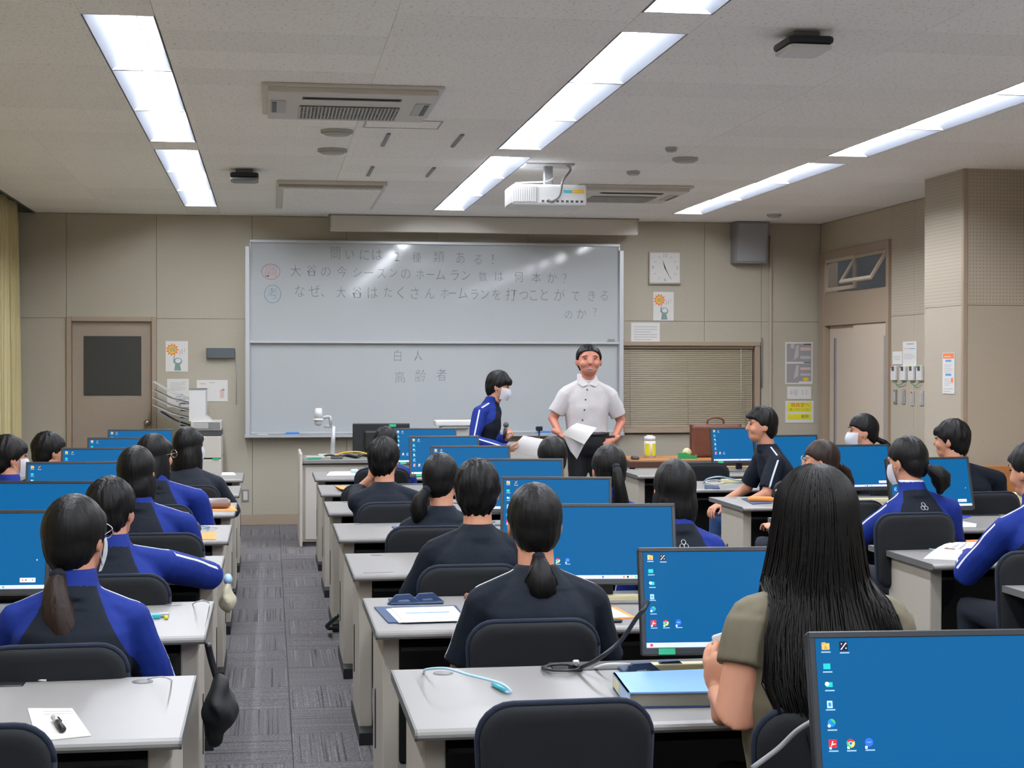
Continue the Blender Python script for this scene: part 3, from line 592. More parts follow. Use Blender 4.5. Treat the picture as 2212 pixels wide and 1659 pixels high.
# ================================================================ CEILING THINGS
def ac(label, x0, x1, y0, y1):
    o = thing('ceiling_air_conditioner', label, 'air conditioner', ((x0+x1)/2, (y0+y1)/2, HC), 0, 'ceiling air conditioners'); W_, L_ = (x1-x0)/2, (y1-y0)/2
    MB().b2(-W_, W_, -L_, L_, -.018, 0, .006, 2).b2(-W_+.03, W_-.03, -L_+.03, L_-.03, -.0455, -.015, .004).build('panel', M_offw, o)
    MB().b2(-.26, .26, -L_+.17, -L_+.235, -.049, -.044).build('outlet_slot', M_dgrey, o); MB().box((0, -L_+.2, -.05), (.5, .03, .004), rot=Matrix.Rotation(R(20), 3, 'X')).build('louvre', M_lgrey, o)
    MB().b2(-.27, .27, -.05, L_-.1, -.049, -.044).build('intake', M_dgrey, o)
    gb = MB()
    for i in range(27): gb.b2(-.27+.02*i, -.262+.02*i, -.05, L_-.1, -.054, -.048)
    for i in range(6): gb.b2(-.27, .27, -.04+.06*i, -.034+.06*i, -.0545, -.048)
    stuff(gb.build('intake_grille', M_lgrey, o))
    for s in (-1, 1): MB().b2(s*.385-.04, s*.385+.04, -.2, .2, -.05, -.044, .002).build('side_louvre', M_lgrey, o); MB().b2(s*.405-.012, s*.405+.012, -.17, .17, -.053, -.049).build('side_slot', M_dgrey, o)
ac('cassette air conditioner on the ceiling between the left and middle lights', -.04, .9, 8.25, 9.23)
ac('cassette air conditioner on the ceiling behind the projector', 2.44, 3.38, 12.5, 13.5)
o = thing('ceiling_fan_unit', 'plain white ceiling ventilation unit nearest the whiteboard', 'ventilation unit', (.49, 13.6, HC))
MB().b2(-.43, .43, -1.0, 1.0, -.03, 0, .004).build('panel', M_offw, o); MB().b2(-.42, .40, -.98, -.82, -.034, -.029).build('slot', mat('slot_shade', '#8d8377', .8), o); MB().b2(-.38, .4, -.75, .95, -.042, -.03, .003).build('lid', M_ceil, o)
for i, (px, py, rr, lb) in enumerate(((728, 282, .1, 'flat round ceiling detector just beyond the left air conditioner'), (718, 323, .1, 'flat round ceiling detector second from the left air conditioner'), (1480, 342, .09, 'flat round ceiling detector between middle and right lights'), (1368, 370, .05, 'small round ceiling disc above the far air conditioner'), (1450, 319, .04, 'tiny round ceiling disc left of the right-hand detector'), (1672, 463, .07, 'small round ceiling disc near the wall loudspeaker'))):
    x, y = atZ(px, py, HC); o = thing('ceiling_detector', lb, 'detector', (x, y, HC)); MB().cyl((0, 0, -.008), rr, .016, 24).build('base', M_lgrey, o); MB().cyl((0, 0, -.022), rr*.75, .014, 24, r2=rr*.9).build('cap', M_lgrey, o)
for i, (px, py, lb) in enumerate(((833, 301, 'near left'), (988, 303, 'near right'), (800, 369, 'far left'), (930, 371, 'far right'))):
    x, y = atZ(px, py, HC); tag(MB().b2(-.012, .012, -.28, .28, -.01, 0, .002).build('ceiling_slot_bar', M_mgrey), f'thin grey bar on the ceiling, {lb} of four beyond the left air conditioner', 'ceiling bar', 'ceiling bars').location = (x, y, HC)
x, y = atZ(870, 268, HC); o = thing('ceiling_hatch', 'square outlined access hatch beyond the left air conditioner', 'hatch', (x+.0, y, HC))
fr = MB()
for a in (-1, 1): fr.b2(a*.225-.005, a*.225+.005, -.15, .15, -.004, 0).b2(-.225, .225, a*.15-.005, a*.15+.005, -.004, 0)
fr.build('hatch_frame', M_lgrey, o); MB().b2(-.218, .218, -.143, .143, -.002, 0).build('hatch_lid', M_ceil, o)
def wifi(label, px, py, s, white):
    x, y = atZ(px, py, HC); o = thing('wireless_access_point', label, 'access point', (x, y, HC))
    MB().b2(-.06*s, .06*s, -.05*s, .05*s, -.03, 0, .004).build('mount', M_mgrey, o)
    MB().b2(-.1*s, .1*s, -.12*s, .12*s, -.065, -.03, .015, 2).build('body', M_black, o)
    MB().b2(-.095*s, .095*s, -.115*s, .115*s, -.09, -.063, .02, 2).build('cover', M_white if white else M_mgrey, o)
wifi('white and black wireless access point on the ceiling at upper right', 1735, 72, 1.0, True); wifi('small dark wireless access point on the ceiling right of the left lights', 528, 367, 1.05, False)

# projector
o = thing('ceiling_projector', 'white projector hanging from the ceiling on a grey pole', 'projector', (1.965, 11.35, 2.765))
MB().m(M_white).b2(-.27, .27, -.18, .2, -.075, .075, .02, 3).build('body', M_white, o)
MB().b2(-.262, -.09, -.186, -.178, -.055, .055).build('vent_panel', M_lgrey, o)
gb = MB(); [gb.b2(-.255+.016*i, -.247+.016*i, -.19, -.184, -.05, .05) for i in range(10)]; stuff(gb.build('vent_slats', M_white, o))
MB().b2(.10, .16, -.184, -.178, .015, .035).build('teal_label', M_teal, o); MB().b2(.165, .245, -.184, -.178, .015, .04).build('yellow_label', M_yo, o)
gb = MB(); [gb.box((-.05+.035*i, -.182, -.045), (.018, .01, .014)) for i in range(9)]; gb.build('port_row', M_dgrey, o)
MB().cyl((.02, .21, 0), .05, .05, 20, 'Y').build('lens', M_black, o)
MB().b2(-.16, .14, -.06, .08, .075, .085).b2(-.01, .05, -.02, .04, .085, .23, .004).build('mount_pole', M_mgrey, o); MB().b2(-.16, .2, -.1, .12, .223, .235, .004).build('ceiling_plate', M_lgrey, o)
cable('grey cable arching from the ceiling plate to the projector ports', [(2.1, 11.3, 3.0), (2.12, 11.2, 2.95), (2.05, 11.12, 2.86), (2.03, 11.14, 2.76), (1.98, 11.15, 2.72), (1.95, 11.16, 2.73)], .008, M_mgrey)
cable('white cord lying across the projector top', [(1.72, 11.2, 2.845), (1.82, 11.25, 2.86), (1.95, 11.24, 2.865), (2.02, 11.3, 2.9)], .006, M_white)

# ================================================================ FRONT TABLES
t = thing('teacher_console', 'light beige teacher console desk left of the front screen, cables on top', 'desk', (0, 0, 0))
MB().b2(.25, .275, 13.72, 14.5, 0, .80, .006).build('side_panel', M_offw, t)
MB().b2(.275, 2.0, 13.78, 14.45, .04, .70).build('body', M_leg, t); MB().b2(.275, 2.0, 13.74, 14.5, .71, .745, .006, 2).build('top', M_top, t)
MB().b2(.28, 2.0, 13.80, 14.4, 0, .04).build('plinth', M_dgrey, t); MB().b2(.30, .8, 13.772, 13.782, .06, .68, .002).build('door', M_offw, t)
dc = thing('document_camera', 'white document camera on a bent arm, on the teacher console', 'document camera', (0, 0, 0))
X0, Z0 = atY(718, 985, 14.1); MB().b2(X0-.12, X0+.1, 14.0, 14.3, .745, .765, .006, 2).build('base', M_offw, dc)
a = P3(718, 985, 14.1); b = P3(721, 921, 14.1); MB().tube([(a.x, a.y, .76), b], [.022, .018], 10).build('column', M_alu, dc)
c1 = P3(700, 921, 14.1); MB().tube([b, c1], .012, 8).build('shelf_arm', M_alu, dc); c2 = P3(708, 900, 14.1); c3 = P3(690, 904, 14.1)
MB().tube([c1+Vector((.06, 0, 0)), c2+Vector((.02, 0, 0)), c2, c3], .014, 8).build('upper_arm', M_alu, dc)
h = P3(688, 893, 14.1); MB().cyl(h, .04, .09, 16, r2=.028).cyl(h-Vector((.0, 0, .055)), .045, .02, 16).build('camera_head', M_white, dc); MB().ell(h-Vector((0, 0, .08)), (.036, .036, .03)).build('lens_dome', M_clear, dc)
tv = thing('teacher_monitor', 'black monitor seen from behind on the teacher console', 'monitor', (0, 0, 0)); a = P3(762, 915, 14.15); b = P3(885, 990, 14.15)
MB().b2(a.x, b.x, 14.15, 14.19, .775, a.z, .008, 2).build('casing', M_black, tv); MB().b2(a.x+.1, b.x-.09, 14.115, 14.155, .80, a.z-.06, .02, 2).build('back_bulge', M_black, tv)
MB().b2((a.x+b.x)/2+.07, (a.x+b.x)/2+.13, 14.143, 14.151, a.z-.03, a.z-.008).build('green_sticker', M_greens, tv); MB().b2((a.x+b.x)/2-.03, (a.x+b.x)/2+.03, 14.17, 14.2, .75, .86).b2((a.x+b.x)/2-.12, (a.x+b.x)/2+.12, 14.06, 14.28, .745, .757, .004).build('stand', M_black, tv)
pr_ = thing('document_scanner', 'white flat machine behind the standing student', 'printer', (0, 0, 0)); a = P3(940, 908, 14.25); b = P3(1010, 950, 14.25)
MB().b2(a.x, b.x+.1, 14.2, 14.4, a.z-.05, a.z, .01, 2).build('lid', M_white, pr_); MB().b2(a.x+.05, b.x+.1, 14.22, 14.4, .745, a.z-.052, .01, 2).build('body', M_lgrey, pr_); MB().b2(a.x+.06, b.x, 14.19, 14.23, a.z-.075, a.z-.055, .004).build('feed_slot', M_mgrey, pr_)
def pts(*p): return [P3(x, y, Y) for x, y, Y in p]
cable('yellow cable among the black leads on the teacher console', [(.55, 14.0, .752), (.62, 13.95, .79), (.75, 13.92, .80), (.85, 13.88, .78), (.92, 13.85, .752)], .007, M_yo)
for i in range(3): cable(['black cable tangle nearest the document camera', 'black cable loop in the middle of the teacher console', 'black cable running toward the teacher monitor'][i], [(.42+.16*i, 13.86, .752), (.5+.16*i, 13.9, .775), (.58+.16*i, 13.86, .765), (.62+.16*i, 13.92, .77), (.74+.16*i, 13.88, .752)], .009, M_black, 'black cables on the teacher console')
o = tag(MB().m(M_lgrey).b2(.31, .47, 13.78, 13.9, .745, .77, .004).build('switch_box', M_lgrey), 'small pale switch box with a green strip at the left end of the console', 'switch box'); MB().b2(.32, .44, 13.776, 13.782, .752, .764).build('green_strip', M_greens, o)
o = tag(MB().b2(.52, .62, 13.79, 13.88, .745, .765, .004).build('video_adapter', M_dgrey), 'small blue-grey adapter on the teacher console', 'adapter')
t = thing('side_cabinet', 'low grey cabinet between the standing student and the teacher', 'cabinet', (0, 0, 0)); MB().b2(2.08, 2.5, 14.45, 14.95, .05, .8).build('body', M_offw, t); MB().b2(2.06, 2.52, 14.43, 14.97, .8, .83, .004).build('top', M_top, t); MB().b2(2.1, 2.48, 14.46, 14.94, 0, .05).build('plinth', M_dgrey, t)
ms = thing('microphone_stand', 'thin black stand standing in front of the whiteboard tray', 'stand', (2.42, 14.3, 0)); MB().cyl((0, 0, .01), .12, .02, 20).build('base', M_black, ms); MB().tube([(0, 0, .02), (0, 0, .98)], .008, 8).build('pole', M_black, ms); MB().b2(-.03, .03, -.02, .02, .96, 1.0, .006).build('clip', M_black, ms)
t = thing('side_table', 'brown-edged wooden table under the briefcase', 'table', (0, 0, 0)); MB().b2(3.0, 4.15, 13.15, 13.85, .745, .752).build('table_top', M_wood, t); MB().b2(2.99, 4.16, 13.14, 13.86, .69, .745, .004).build('apron', M_dwood, t)
for x in (3.03, 4.12):
    for y in (13.18, 13.82): MB().b2(x-.02, x+.02, y-.02, y+.02, 0, .69).build('leg', M_dwood, t)
o = thing('wipes_canister', 'white and yellow wipes canister on the side table', 'canister', (3.27, 13.55, .752)); MB().cyl((0, 0, .075), .05, .15, 24).build('body', M_white, o)
lb_ = MB(); lb_.m(M_yel)
for k in range(24):
    a0 = PI+.35+k*(2.3/24); a1 = a0+2.3/24
    if k in (11, 12, 13, 14): continue
    lb_.plate([(.0508*math.cos(a0), .0508*math.sin(a0), .02), (.0508*math.cos(a1), .0508*math.sin(a1), .02), (.0508*math.cos(a1), .0508*math.sin(a1), .125), (.0508*math.cos(a0), .0508*math.sin(a0), .125)])
lb_.build('yellow_label', M_yel, o); MB().cyl((0, 0, .168), .052, .036, 24, r2=.048).cyl((0, 0, .19), .03, .012, 16).build('lid', M_white, o)
o = thing('tape_dispenser', 'green tape dispenser on the side table left of the briefcase', 'tape dispenser', (3.55, 13.35, .752)); MB().prism([(-.075, 0), (.085, 0), (.08, .025), (.03, .03), (-.02, .055), (-.07, .05)], 'Y', -.03, .03).build('body', M_green, o); MB().cyl((.0, 0, .055), .038, .02, 20, 'Y').build('tape_roll', M_cream, o); MB().b2(.075, .09, -.012, .012, .025, .04).build('cutter', M_steel, o)
o = thing('briefcase', 'upright brown leather briefcase on the side table', 'briefcase', (3.86, 13.55, .752)); MB().b2(-.225, .225, -.055, .055, 0, .285, .028, 3).build('case', M_leather, o); MB().b2(-.232, .232, -.012, .012, -.0, .29, .004).build('seam_band', M_dwood, o); MB().tube(catmull([(-.075, 0, .285), (-.065, 0, .33), (0, 0, .345), (.065, 0, .33), (.075, 0, .285)]), .009, 8).build('handle', M_leather, o); MB().b2(-.03, .03, -.062, -.055, .18, .24, .004).build('clasp', M_dwood, o)
o = tag(MB().b2(-.12, .12, -.09, .09, 0, .06, .008, 2).build('router_box', M_black), 'small black network box behind the far right chair', 'router'); o.location = (3.5, 12.95-.25, .70); 
o = tag(MB().b2(-.03, .03, -.05, .05, 0, .03, .012, 2).build('computer_mouse', M_dgrey), 'dark computer mouse beside the wipes canister', 'mouse'); o.location = (3.08, 13.3, .752)

# copier with sorter
cp = thing('copier', 'tall pale copier with a five-tray sorter beside the brown door', 'copier', (0, 0, 0)); Yc = 15.0
def cx(px, py, Y=Yc): return atY(px, py, Y)
a = cx(478, 913)[0]; l = cx(412, 913)[0]
MB().b2(l, a, Yc, Yc+.55, cx(0, 993)[1]-.0, cx(0, 945)[1], .006).build('upper_body', M_offw, cp)
MB().b2(l, a, Yc, Yc+.55, .06, cx(0, 995)[1]-.004, .006).build('lower_body', M_offw, cp); MB().b2(l+.02, a-.02, Yc+.02, Yc+.5, 0, .06).build('plinth', M_dgrey, cp)
MB().b2(l, a, Yc+.01, Yc+.5, cx(0, 944)[1], cx(0, 932)[1]).build('paper_gap', M_dgrey, cp); MB().b2(l, a, Yc, Yc+.5, cx(0, 932)[1], cx(0, 912)[1], .004).build('scanner_lid', M_offw, cp)
MB().b2(l+.03, a-.01, Yc-.006, Yc+.01, cx(0, 929)[1], cx(0, 914)[1]).build('control_panel', M_mgrey, cp); MB().b2(l+.03, l+.16, Yc-.01, Yc, cx(0, 928)[1], cx(0, 915)[1]).build('display', M_lgrey, cp)
MB().b2(cx(458, 0)[0], cx(472, 0)[0], Yc-.004, Yc+.002, cx(0, 997)[1], cx(0, 993)[1]).build('green_sticker', M_greens, cp)
l2 = cx(408, 840)[0]; r2 = cx(444, 840)[0]
MB().prism([(l2, cx(0, 912)[1]), (r2+.05, cx(0, 912)[1]), (r2, cx(0, 900)[1]), (r2, cx(0, 841)[1]), (l2, cx(0, 841)[1])], 'Y', Yc+.02, Yc+.42).build('sorter_tower', M_white, cp); MB().b2(l2, r2, Yc+.015, Yc+.425, cx(0, 842)[1], cx(0, 840)[1]).build('tower_cap', M_mgrey, cp)
for k, (p, q) in enumerate((((329, 824), (407, 862)), ((329, 842), (407, 871)), ((329, 858), (407, 887)), ((329, 874), (407, 903)), ((344, 890), (407, 920)))):
    A, B = cx(*p), cx(*q); m_ = MB(); n_ = 6; th = .007
    mid = ((A[0]+B[0])/2, (A[1]+B[1])/2-.018)
    m_.prism([A, mid, B, (B[0], B[1]-th), (mid[0], mid[1]-th), (A[0], A[1]-th)], 'Y', Yc+.04, Yc+.40)
    tr = m_.build('sorter_tray', M_clear if k < 4 else M_mgrey, cp)
    if k: MB().b2(B[0]-.09, B[0], Yc+.03, Yc+.41, B[1]-.012, B[1]-.004).b2(B[0]-.085, B[0]-.075, Yc+.03, Yc+.05, B[1]-.04, B[1]).build('tray_bracket', M_mgrey, tr)

# ================================================================ DESKS
DY0, DP, DD = 4.468, 1.396, .755
def desk_meshes(W):
    w2 = W/2; m_ = {}
    prof = [(-DD, .682), (-DD+.008, .674), (-.01, .674), (0, .678), (0, .70), (-DD+.016, .70), (-DD+.004, .695), (-DD, .689)]
    m_['desk_top'] = MB().prism(prof, 'X', -w2+.006, w2-.006).mesh('desk_top', M_top)
    m_['edge_strip'] = MB().prism([(y-(.002 if y < -.4 else 0), z) for y, z in prof], 'X', -.006, 0).mesh('edge_strip', M_edge)
    m_['leg'] = MB().b2(-.028, .028, -.235, .235, .05, .674, .006, 2).mesh('leg', M_leg)
    m_['foot'] = MB().prism([(-.33, 0), (.33, 0), (.33, .05), (.24, .065), (-.24, .065), (-.33, .05)], 'X', -.03, .03).mesh('foot', M_black)
    m_['slot'] = MB().prism([(.0+.014*math.cos(a), .33+(.09 if math.sin(a) > 0 else -.09)+.014*math.sin(a)) for a in [i*2*PI/16 for i in range(16)]], 'X', -.002, .002).mesh('grip_slot', M_black)
    m_['modesty'] = MB().b2(-w2+.09, w2-.09, -.05, -.035, .12, .674).mesh('modesty_panel', M_panel)
    m_['tray'] = MB().b2(-.45, .45, -.09, .03, .60, .704, .004).mesh('cable_tray', M_black)
    m_['shelf'] = MB().b2(-w2+.09, w2-.09, -DD+.12, -.06, .615, .627).mesh('under_shelf', M_panel)
    m_['gro'] = MB().cyl((0, 0, .7005), .028, .003, 20).mesh('grommet', M_mgrey)
    return m_
DM = desk_meshes(1.8)
rown = ['nearest', 'second', 'third', 'fourth', 'fifth', 'sixth', 'seventh']
DESK = {}
def desk(cname, x0, k, label, dark=False):
    y = DY0+DP*k; t = thing('computer_desk', label, 'desk', (x0+.9, y, 0), 0, 'computer desks')
    link('desk_top', DM['desk_top'], t); link('modesty_panel', DM['modesty'], t); link('under_shelf', DM['shelf'], t); link('cable_tray', DM['tray'], t)
    for s in (-1, 1):
        link('edge_strip', DM['edge_strip'], t, (s*.9+(.006 if s < 0 else 0), 0, 0))
        L_ = link('leg', DM['leg'], t, (s*.845, -DD+.33, 0)); link('foot', DM['foot'], L_, (0, .02, 0)); link('grip_slot', DM['slot'], L_, (s*.029, .09, 0))
        link('grommet', DM['gro'], t, (s*.76, -.07, 0))
    DESK[(cname, k)] = t; return t
for k in range(-1, 7): desk('m', .335, k, ('middle column computer desk, ' + (rown[k]+' row from the camera' if k >= 0 else 'under the large foreground monitor')))
for k in range(0, 7): desk('l', -2.0, k, f'left column computer desk, {rown[k]} row from the camera')
for k, dx in zip(range(1, 7), (0, .0, -.05, 0, 0, .0)): desk('r', 2.82+dx, k, f'right column computer desk, {rown[k-1]} from the camera')

# ================================================================ MONITORS
MW, MH, MT = .497, .292, R(14)
def monitor_meshes():
    m_ = {}; w2 = MW/2; b = .013
    m_['casing'] = MB().b2(-w2, w2, .0, .03, 0, MH, .006, 2).b2(-.16, .16, .028, .05, .04, MH-.06, .012, 2).mesh('casing', M_black)
    f = MB(); f.b2(-w2, w2, -.006, .004, MH-b, MH, .002).b2(-w2, w2, -.006, .004, 0, .020, .002).b2(-w2, -w2+b, -.006, .004, .018, MH-b+.002, .002).b2(w2-b, w2, -.006, .004, .018, MH-b+.002, .002)
    m_['bezel'] = f.mesh('bezel', M_bezel)
    sx0, sx1, sz0, sz1 = -w2+b, w2-b, .020, MH-b; SW, SH = sx1-sx0, sz1-sz0
    m_['screen'] = MB().b2(sx0, sx1, -.002, .002, sz0, sz1).mesh('screen', M_scr)
    yy = -.0028
    def U(u, v): return (sx0+u*SW, sz1-v*SH)
    ic = MB()
    def rct(u, v, su, sv, m_): x, z = U(u, v); ic.m(m_).plate([(x-su, yy, z-sv), (x+su, yy, z-sv), (x+su, yy, z+sv), (x-su, yy, z+sv)])
    def cir(u, v, r, m_, dy=0, n=16): x, z = U(u, v); ic.m(m_).plate([(x+r*math.cos(i*2*PI/n), yy-dy, z+r*math.sin(i*2*PI/n)) for i in range(n)])
    w_ = em('white', '#dfe4ee'); o_ = em('folder', '#e0a85a'); od = em('folder_dark', '#c07830'); dk = em('dark', '#0d1730', .6); te = em('teal', '#20b0b0'); rd = em('red', '#cc2730'); gn = em('green', '#38b060'); ye = em('yellow', '#e8c040'); bl_ = em('iconblue', '#2a62e0'); lb = em('pale', '#9cc8e8'); edt = em('edgeblue', '#1b78c8')
    s = .0075
    rct(.042, .058, s, s*.8, o_); rct(.035, .036, s*.5, s*.25, o_)
    x, z = U(.042, .06); ic.m(od).plate([(x-s*.4, yy-.0002, z-s*.5), (x+s*.4, yy-.0002, z-s*.5), (x, yy-.0002, z+s*.5)])
    rct(.115, .058, s*1.05, s*1.15, dk); x, z = U(.115, .058)
    ic.m(w_); ic.plate([(x-s*.8, yy-.0002, z-s*.8), (x-s*.6, yy-.0002, z-s*.9), (x+s*.7, yy-.0002, z+s*.7), (x+s*.5, yy-.0002, z+s*.8)])
    for dx, dz in ((-.5, .6), (.6, -.5), (.65, .7), (-.6, -.7)): ic.plate([(x+s*(dx+.18*math.cos(t)), yy-.0003, z+s*(dz+.18*math.sin(t))) for t in [i*PI/3 for i in range(6)]])
    rct(.042, .20, s*.9, s*.7, te); rct(.048, .33, s*.8, s*.6, te); cir(.038, .325, .004, w_, .0003)
    rct(.044, .47, s*.7, s*.9, lb); rct(.044, .47, s*.35, s*.45, edt)
    cir(.046, .60, s, edt); x, z = U(.046, .60); ic.m(gn).plate([(x+s*math.cos(t), yy-.0003, z+s*math.sin(t)) for t in [R(-20+i*12) for i in range(12)]])
    cir(.036, .62, .003, w_, .0004)
    rct(.046, .745, s, s, rd); x, z = U(.046, .745); ic.m(w_).plate([(x-s*.5, yy-.0003, z-s*.6), (x-s*.3, yy-.0003, z-s*.6), (x+s*.15, yy-.0003, z+s*.6), (x-s*.1, yy-.0003, z+s*.6)]).plate([(x-s*.3, yy-.0003, z-s*.3), (x+s*.7, yy-.0003, z-s*.2), (x+s*.7, yy-.0003, z), (x-s*.2, yy-.0003, z-s*.05)])
    xx, zz = U(.118, .745)
    for a0, a1, m__ in ((30, 150, rd), (150, 270, gn), (270, 390, ye)): ic.m(m__).plate([(xx, yy, zz)]+[(xx+s*1.05*math.cos(R(a)), yy, zz+s*1.05*math.sin(R(a))) for a in range(a0, a1+1, 12)])
    cir(.118, .745, s*.5, w_, .0003); cir(.118, .745, s*.38, bl_, .0005)
    cir(.192, .74, s*1.05, bl_); rct(.192, .74, s*.6, s*.15, lb)
    for u in (.036, .108, .18): rct(u, .775, .0022, .0025, w_)
    pt_ = em('caption', '#8fb6d4', .6)
    for u, v in ((.042, .098), (.118, .105), (.044, .24), (.048, .372), (.046, .508), (.048, .65), (.048, .797), (.12, .797), (.195, .795)): rct(u, v, .009, .0012, pt_)
    m_['icons'] = ic.mesh('desktop_icons')
    ic = MB(); tb_ = em('taskbar', '#b9c3e2'); rct(.5, .975, SW/2, SH*.025, tb_); yy -= .0004
    for u, m__ in ((.03, rd), (.46, bl_), (.50, lb), (.62, od), (.65, dk), (.68, o_), (.71, te), (.88, w_), (.93, w_)): rct(u, .975, .0035, .0035, m__)
    m_['taskbar'] = ic.mesh('taskbar'); yy += .0004
    ic = MB(); rct(.88, .885, .020*1.3, .0075, w_); yy -= .0004
    for u, m__ in ((.845, rd), (.868, dk), (.892, lb), (.915, bl_)): rct(u, .885, .002, .0026, m__)
    yy += .0004; rct(.94, .62, .0015, .0025, w_)
    m_['popup'] = ic.mesh('popup_bar')
    m_['sticker'] = MB().b2(-w2+.045, -w2+.09, -.0085, -.006, .001, .017).mesh('green_sticker', M_greens)
    m_['neck'] = MB().b2(-.025, .025, .045, .075, -.055, .15, .006).mesh('stand_neck', M_black)
    m_['base'] = MB().b2(-.12, .12, -.08, .11, 0, .012, .005, 2).mesh('stand_base', M_mgrey)
    return m_
MM = monitor_meshes()
def monitor(label, xc, y, zt=1.055, yaw=0, tilt=MT):
    t = thing('monitor', label, 'monitor', (xc, y+.03, .70), yaw, 'blue-screened computer monitors')
    zb = zt-.70-MH*math.cos(tilt); rot = (-tilt, 0, 0); loc = (0, -.03-MH*math.sin(tilt), zb)
    c = link('casing', MM['casing'], t, loc, rot); link('bezel', MM['bezel'], t, loc, rot)
    s = link('screen', MM['screen'], t, loc, rot); link('desktop_icons', MM['icons'], s); link('taskbar', MM['taskbar'], s); link('popup_bar', MM['popup'], s)
    link('green_sticker', MM['sticker'], t, loc, rot); link('stand_neck', MM['neck'], t, (0, -.03-.05, zb)); link('stand_base', MM['base'], t, (0, -.02, 0)); return t
mids = {-1: (1.0, -3.5), 0: (1.0, -3.5), 1: (.96, -6), 2: (1.035, -12), 3: (1.07, -9), 4: (.985, -2), 5: (.97, 0), 6: (.97, 1)}
for k, (xl, yw) in mids.items():
    monitor(['large blue-screened monitor in the bottom right foreground', 'blue monitor directly left of the long-haired woman', 'blue monitor right of the girl with the low ponytail and white shoulder piping', 'blue monitor right of the short-haired boy in the navy shirt', 'blue monitor behind the fifth middle desk, hidden on its left by a boy', 'blue monitor right of the ponytail girl in plain navy', 'second farthest blue monitor of the middle column', 'farthest blue monitor of the middle column, beside the black screen back'][k+1],
            xl+MW/2*math.cos(R(yw)), DY0+DP*k-.21, yaw=R(yw))
lefts = {0: 0, 1: -3, 2: -8, 3: 1, 4: 0, 5: 0, 6: 1}
for k, yw in lefts.items():
    if k == 0: continue
    monitor(f'blue monitor of the left column, {["", "largest and nearest", "second from the camera", "third from the camera", "fourth from the camera", "fifth from the camera", "farthest from the camera"][k]}', -1.24+MW/2, DY0+DP*k-.17, yaw=R(yw))
rights = {2: (3.42, 5), 3: (3.30, 6), 4: (3.40, 5), 5: (3.42, 6), 6: (3.50, 2)}
for k, (xl, yw) in rights.items():
    monitor(['blue monitor at the right edge of the photo', 'blue monitor behind the bending jersey girl with low bun', 'blue monitor below the masked girl in profile', 'blue monitor right of the sideways-sitting boy', 'farthest blue monitor of the right column, beside the briefcase'][k-2], xl+MW/2, DY0+DP*k-.38, yaw=R(yw))

# ================================================================ CHAIRS
def chair_meshes():
    m_ = {}
    def outline(w, h, r, z0, n=6):
        p = []
        for cx_, cz_, a0 in ((w/2-r, z0+h-r, 0), (-w/2+r, z0+h-r, 90), (-w/2+r*.6+.01, z0+r*.6, 180), (w/2-r*.6-.01, z0+r*.6, 270)):
            rr = r if a0 < 180 else r*.6
            p += [(cx_+rr*math.cos(R(a0+90*i/n)), cz_+rr*math.sin(R(a0+90*i/n))) for i in range(n+1)]
        return p
    def pad(w, h, r, z0, th, off, scale=.93):
        o = outline(w, h, r, z0); c = Vector((0, z0+h/2)); rings = []
        for y, s in ((off, scale*.9), (off, scale), (off+th*.2, 1), (off+th*.8, 1), (off+th, scale), (off+th, scale*.9)):
            rings.append([((u-c.x)*s, y+.35*((u*s)**2), c.y+(v-c.y)*(1-(1-s)*w/h)) for u, v in o])
        return rings
    m_['back'] = MB().rings(pad(.385, .33, .075, .475, .045, -.015)).mesh('backrest', M_fab)
    o = outline(.392, .337, .078, .472); 
    m_['edge'] = MB().tube([(u, .012+.35*u*u, v) for u, v in o]+[(o[0][0], .012+.35*o[0][0]**2, o[0][1])], .0085, 6).mesh('edge_piping', M_fabe)
    so = [(.21*math.copysign(abs(math.cos(a))**.5, math.cos(a)), .205*math.copysign(abs(math.sin(a))**.5, math.sin(a))) for a in [i*2*PI/28 for i in range(28)]]
    m_['seat'] = MB().rings([[(u*s, .25+v*s, z) for u, v in so] for z, s in ((.37, .85), (.375, .97), (.40, 1), (.415, .97), (.425, .85))]).mesh('seat', M_fab)
    m_['col'] = MB().cyl((0, .24, .24), .022, .28, 12).cyl((0, .24, .35), .06, .03, 12).mesh('gas_column', M_black)
    m_['bar'] = MB().tube(catmull([(0, .2, .36), (0, .06, .36), (0, .035, .42), (0, .035, .56)], 4), .017, 6).mesh('back_support', M_black)
    m_['spoke'] = MB().tube([(0, 0, .10), (.24, 0, .065)], [.024, .016], 6).mesh('base_spoke', M_black)
    m_['cast'] = MB().cyl((0, .0, .026), .026, .035, 12, 'Y').tube([(0, 0, .05), (0, 0, .065)], .008, 6).mesh('caster', M_black)
    return m_
CM = chair_meshes()
def chair(label, x, y, rz=0, top=.805, lod=True):
    t = thing('office_chair', label, 'chair', (x, y, 0), rz, 'black office chairs'); dz = top-.805
    b = link('backrest', CM['back'], t, (0, 0, dz)); link('edge_piping', CM['edge'], b); link('seat', CM['seat'], t, (0, 0, dz*.0)); link('back_support', CM['bar'], t); link('gas_column', CM['col'], t)
    for i in range(5):
        a = i*2*PI/5+.3; s = link('base_spoke', CM['spoke'], t, (0, .24, 0), (0, 0, a)); link('caster', CM['cast'], s, (.235, 0, -.0))
    return t
def cX(px, Y, y=1100): return atY(px, y, Y)[0]
NE = lambda k: DY0+DP*k-DD
chair('empty black chair pushed in at the nearest middle desk', cX(1222, 3.47, 1520), 3.45, R(1))
chair('black chair behind the long-haired woman, foreground', cX(1792, 3.42, 1530), 3.32, R(-4), .80)
chair('black chair of the girl with the low ponytail and white shoulder piping', cX(1153, 4.68, 1345), 4.66, 0, .79)
chair('black chair of the short-haired boy in the plain navy shirt', cX(1015, 5.95, 1215), 5.9, 0, .80)
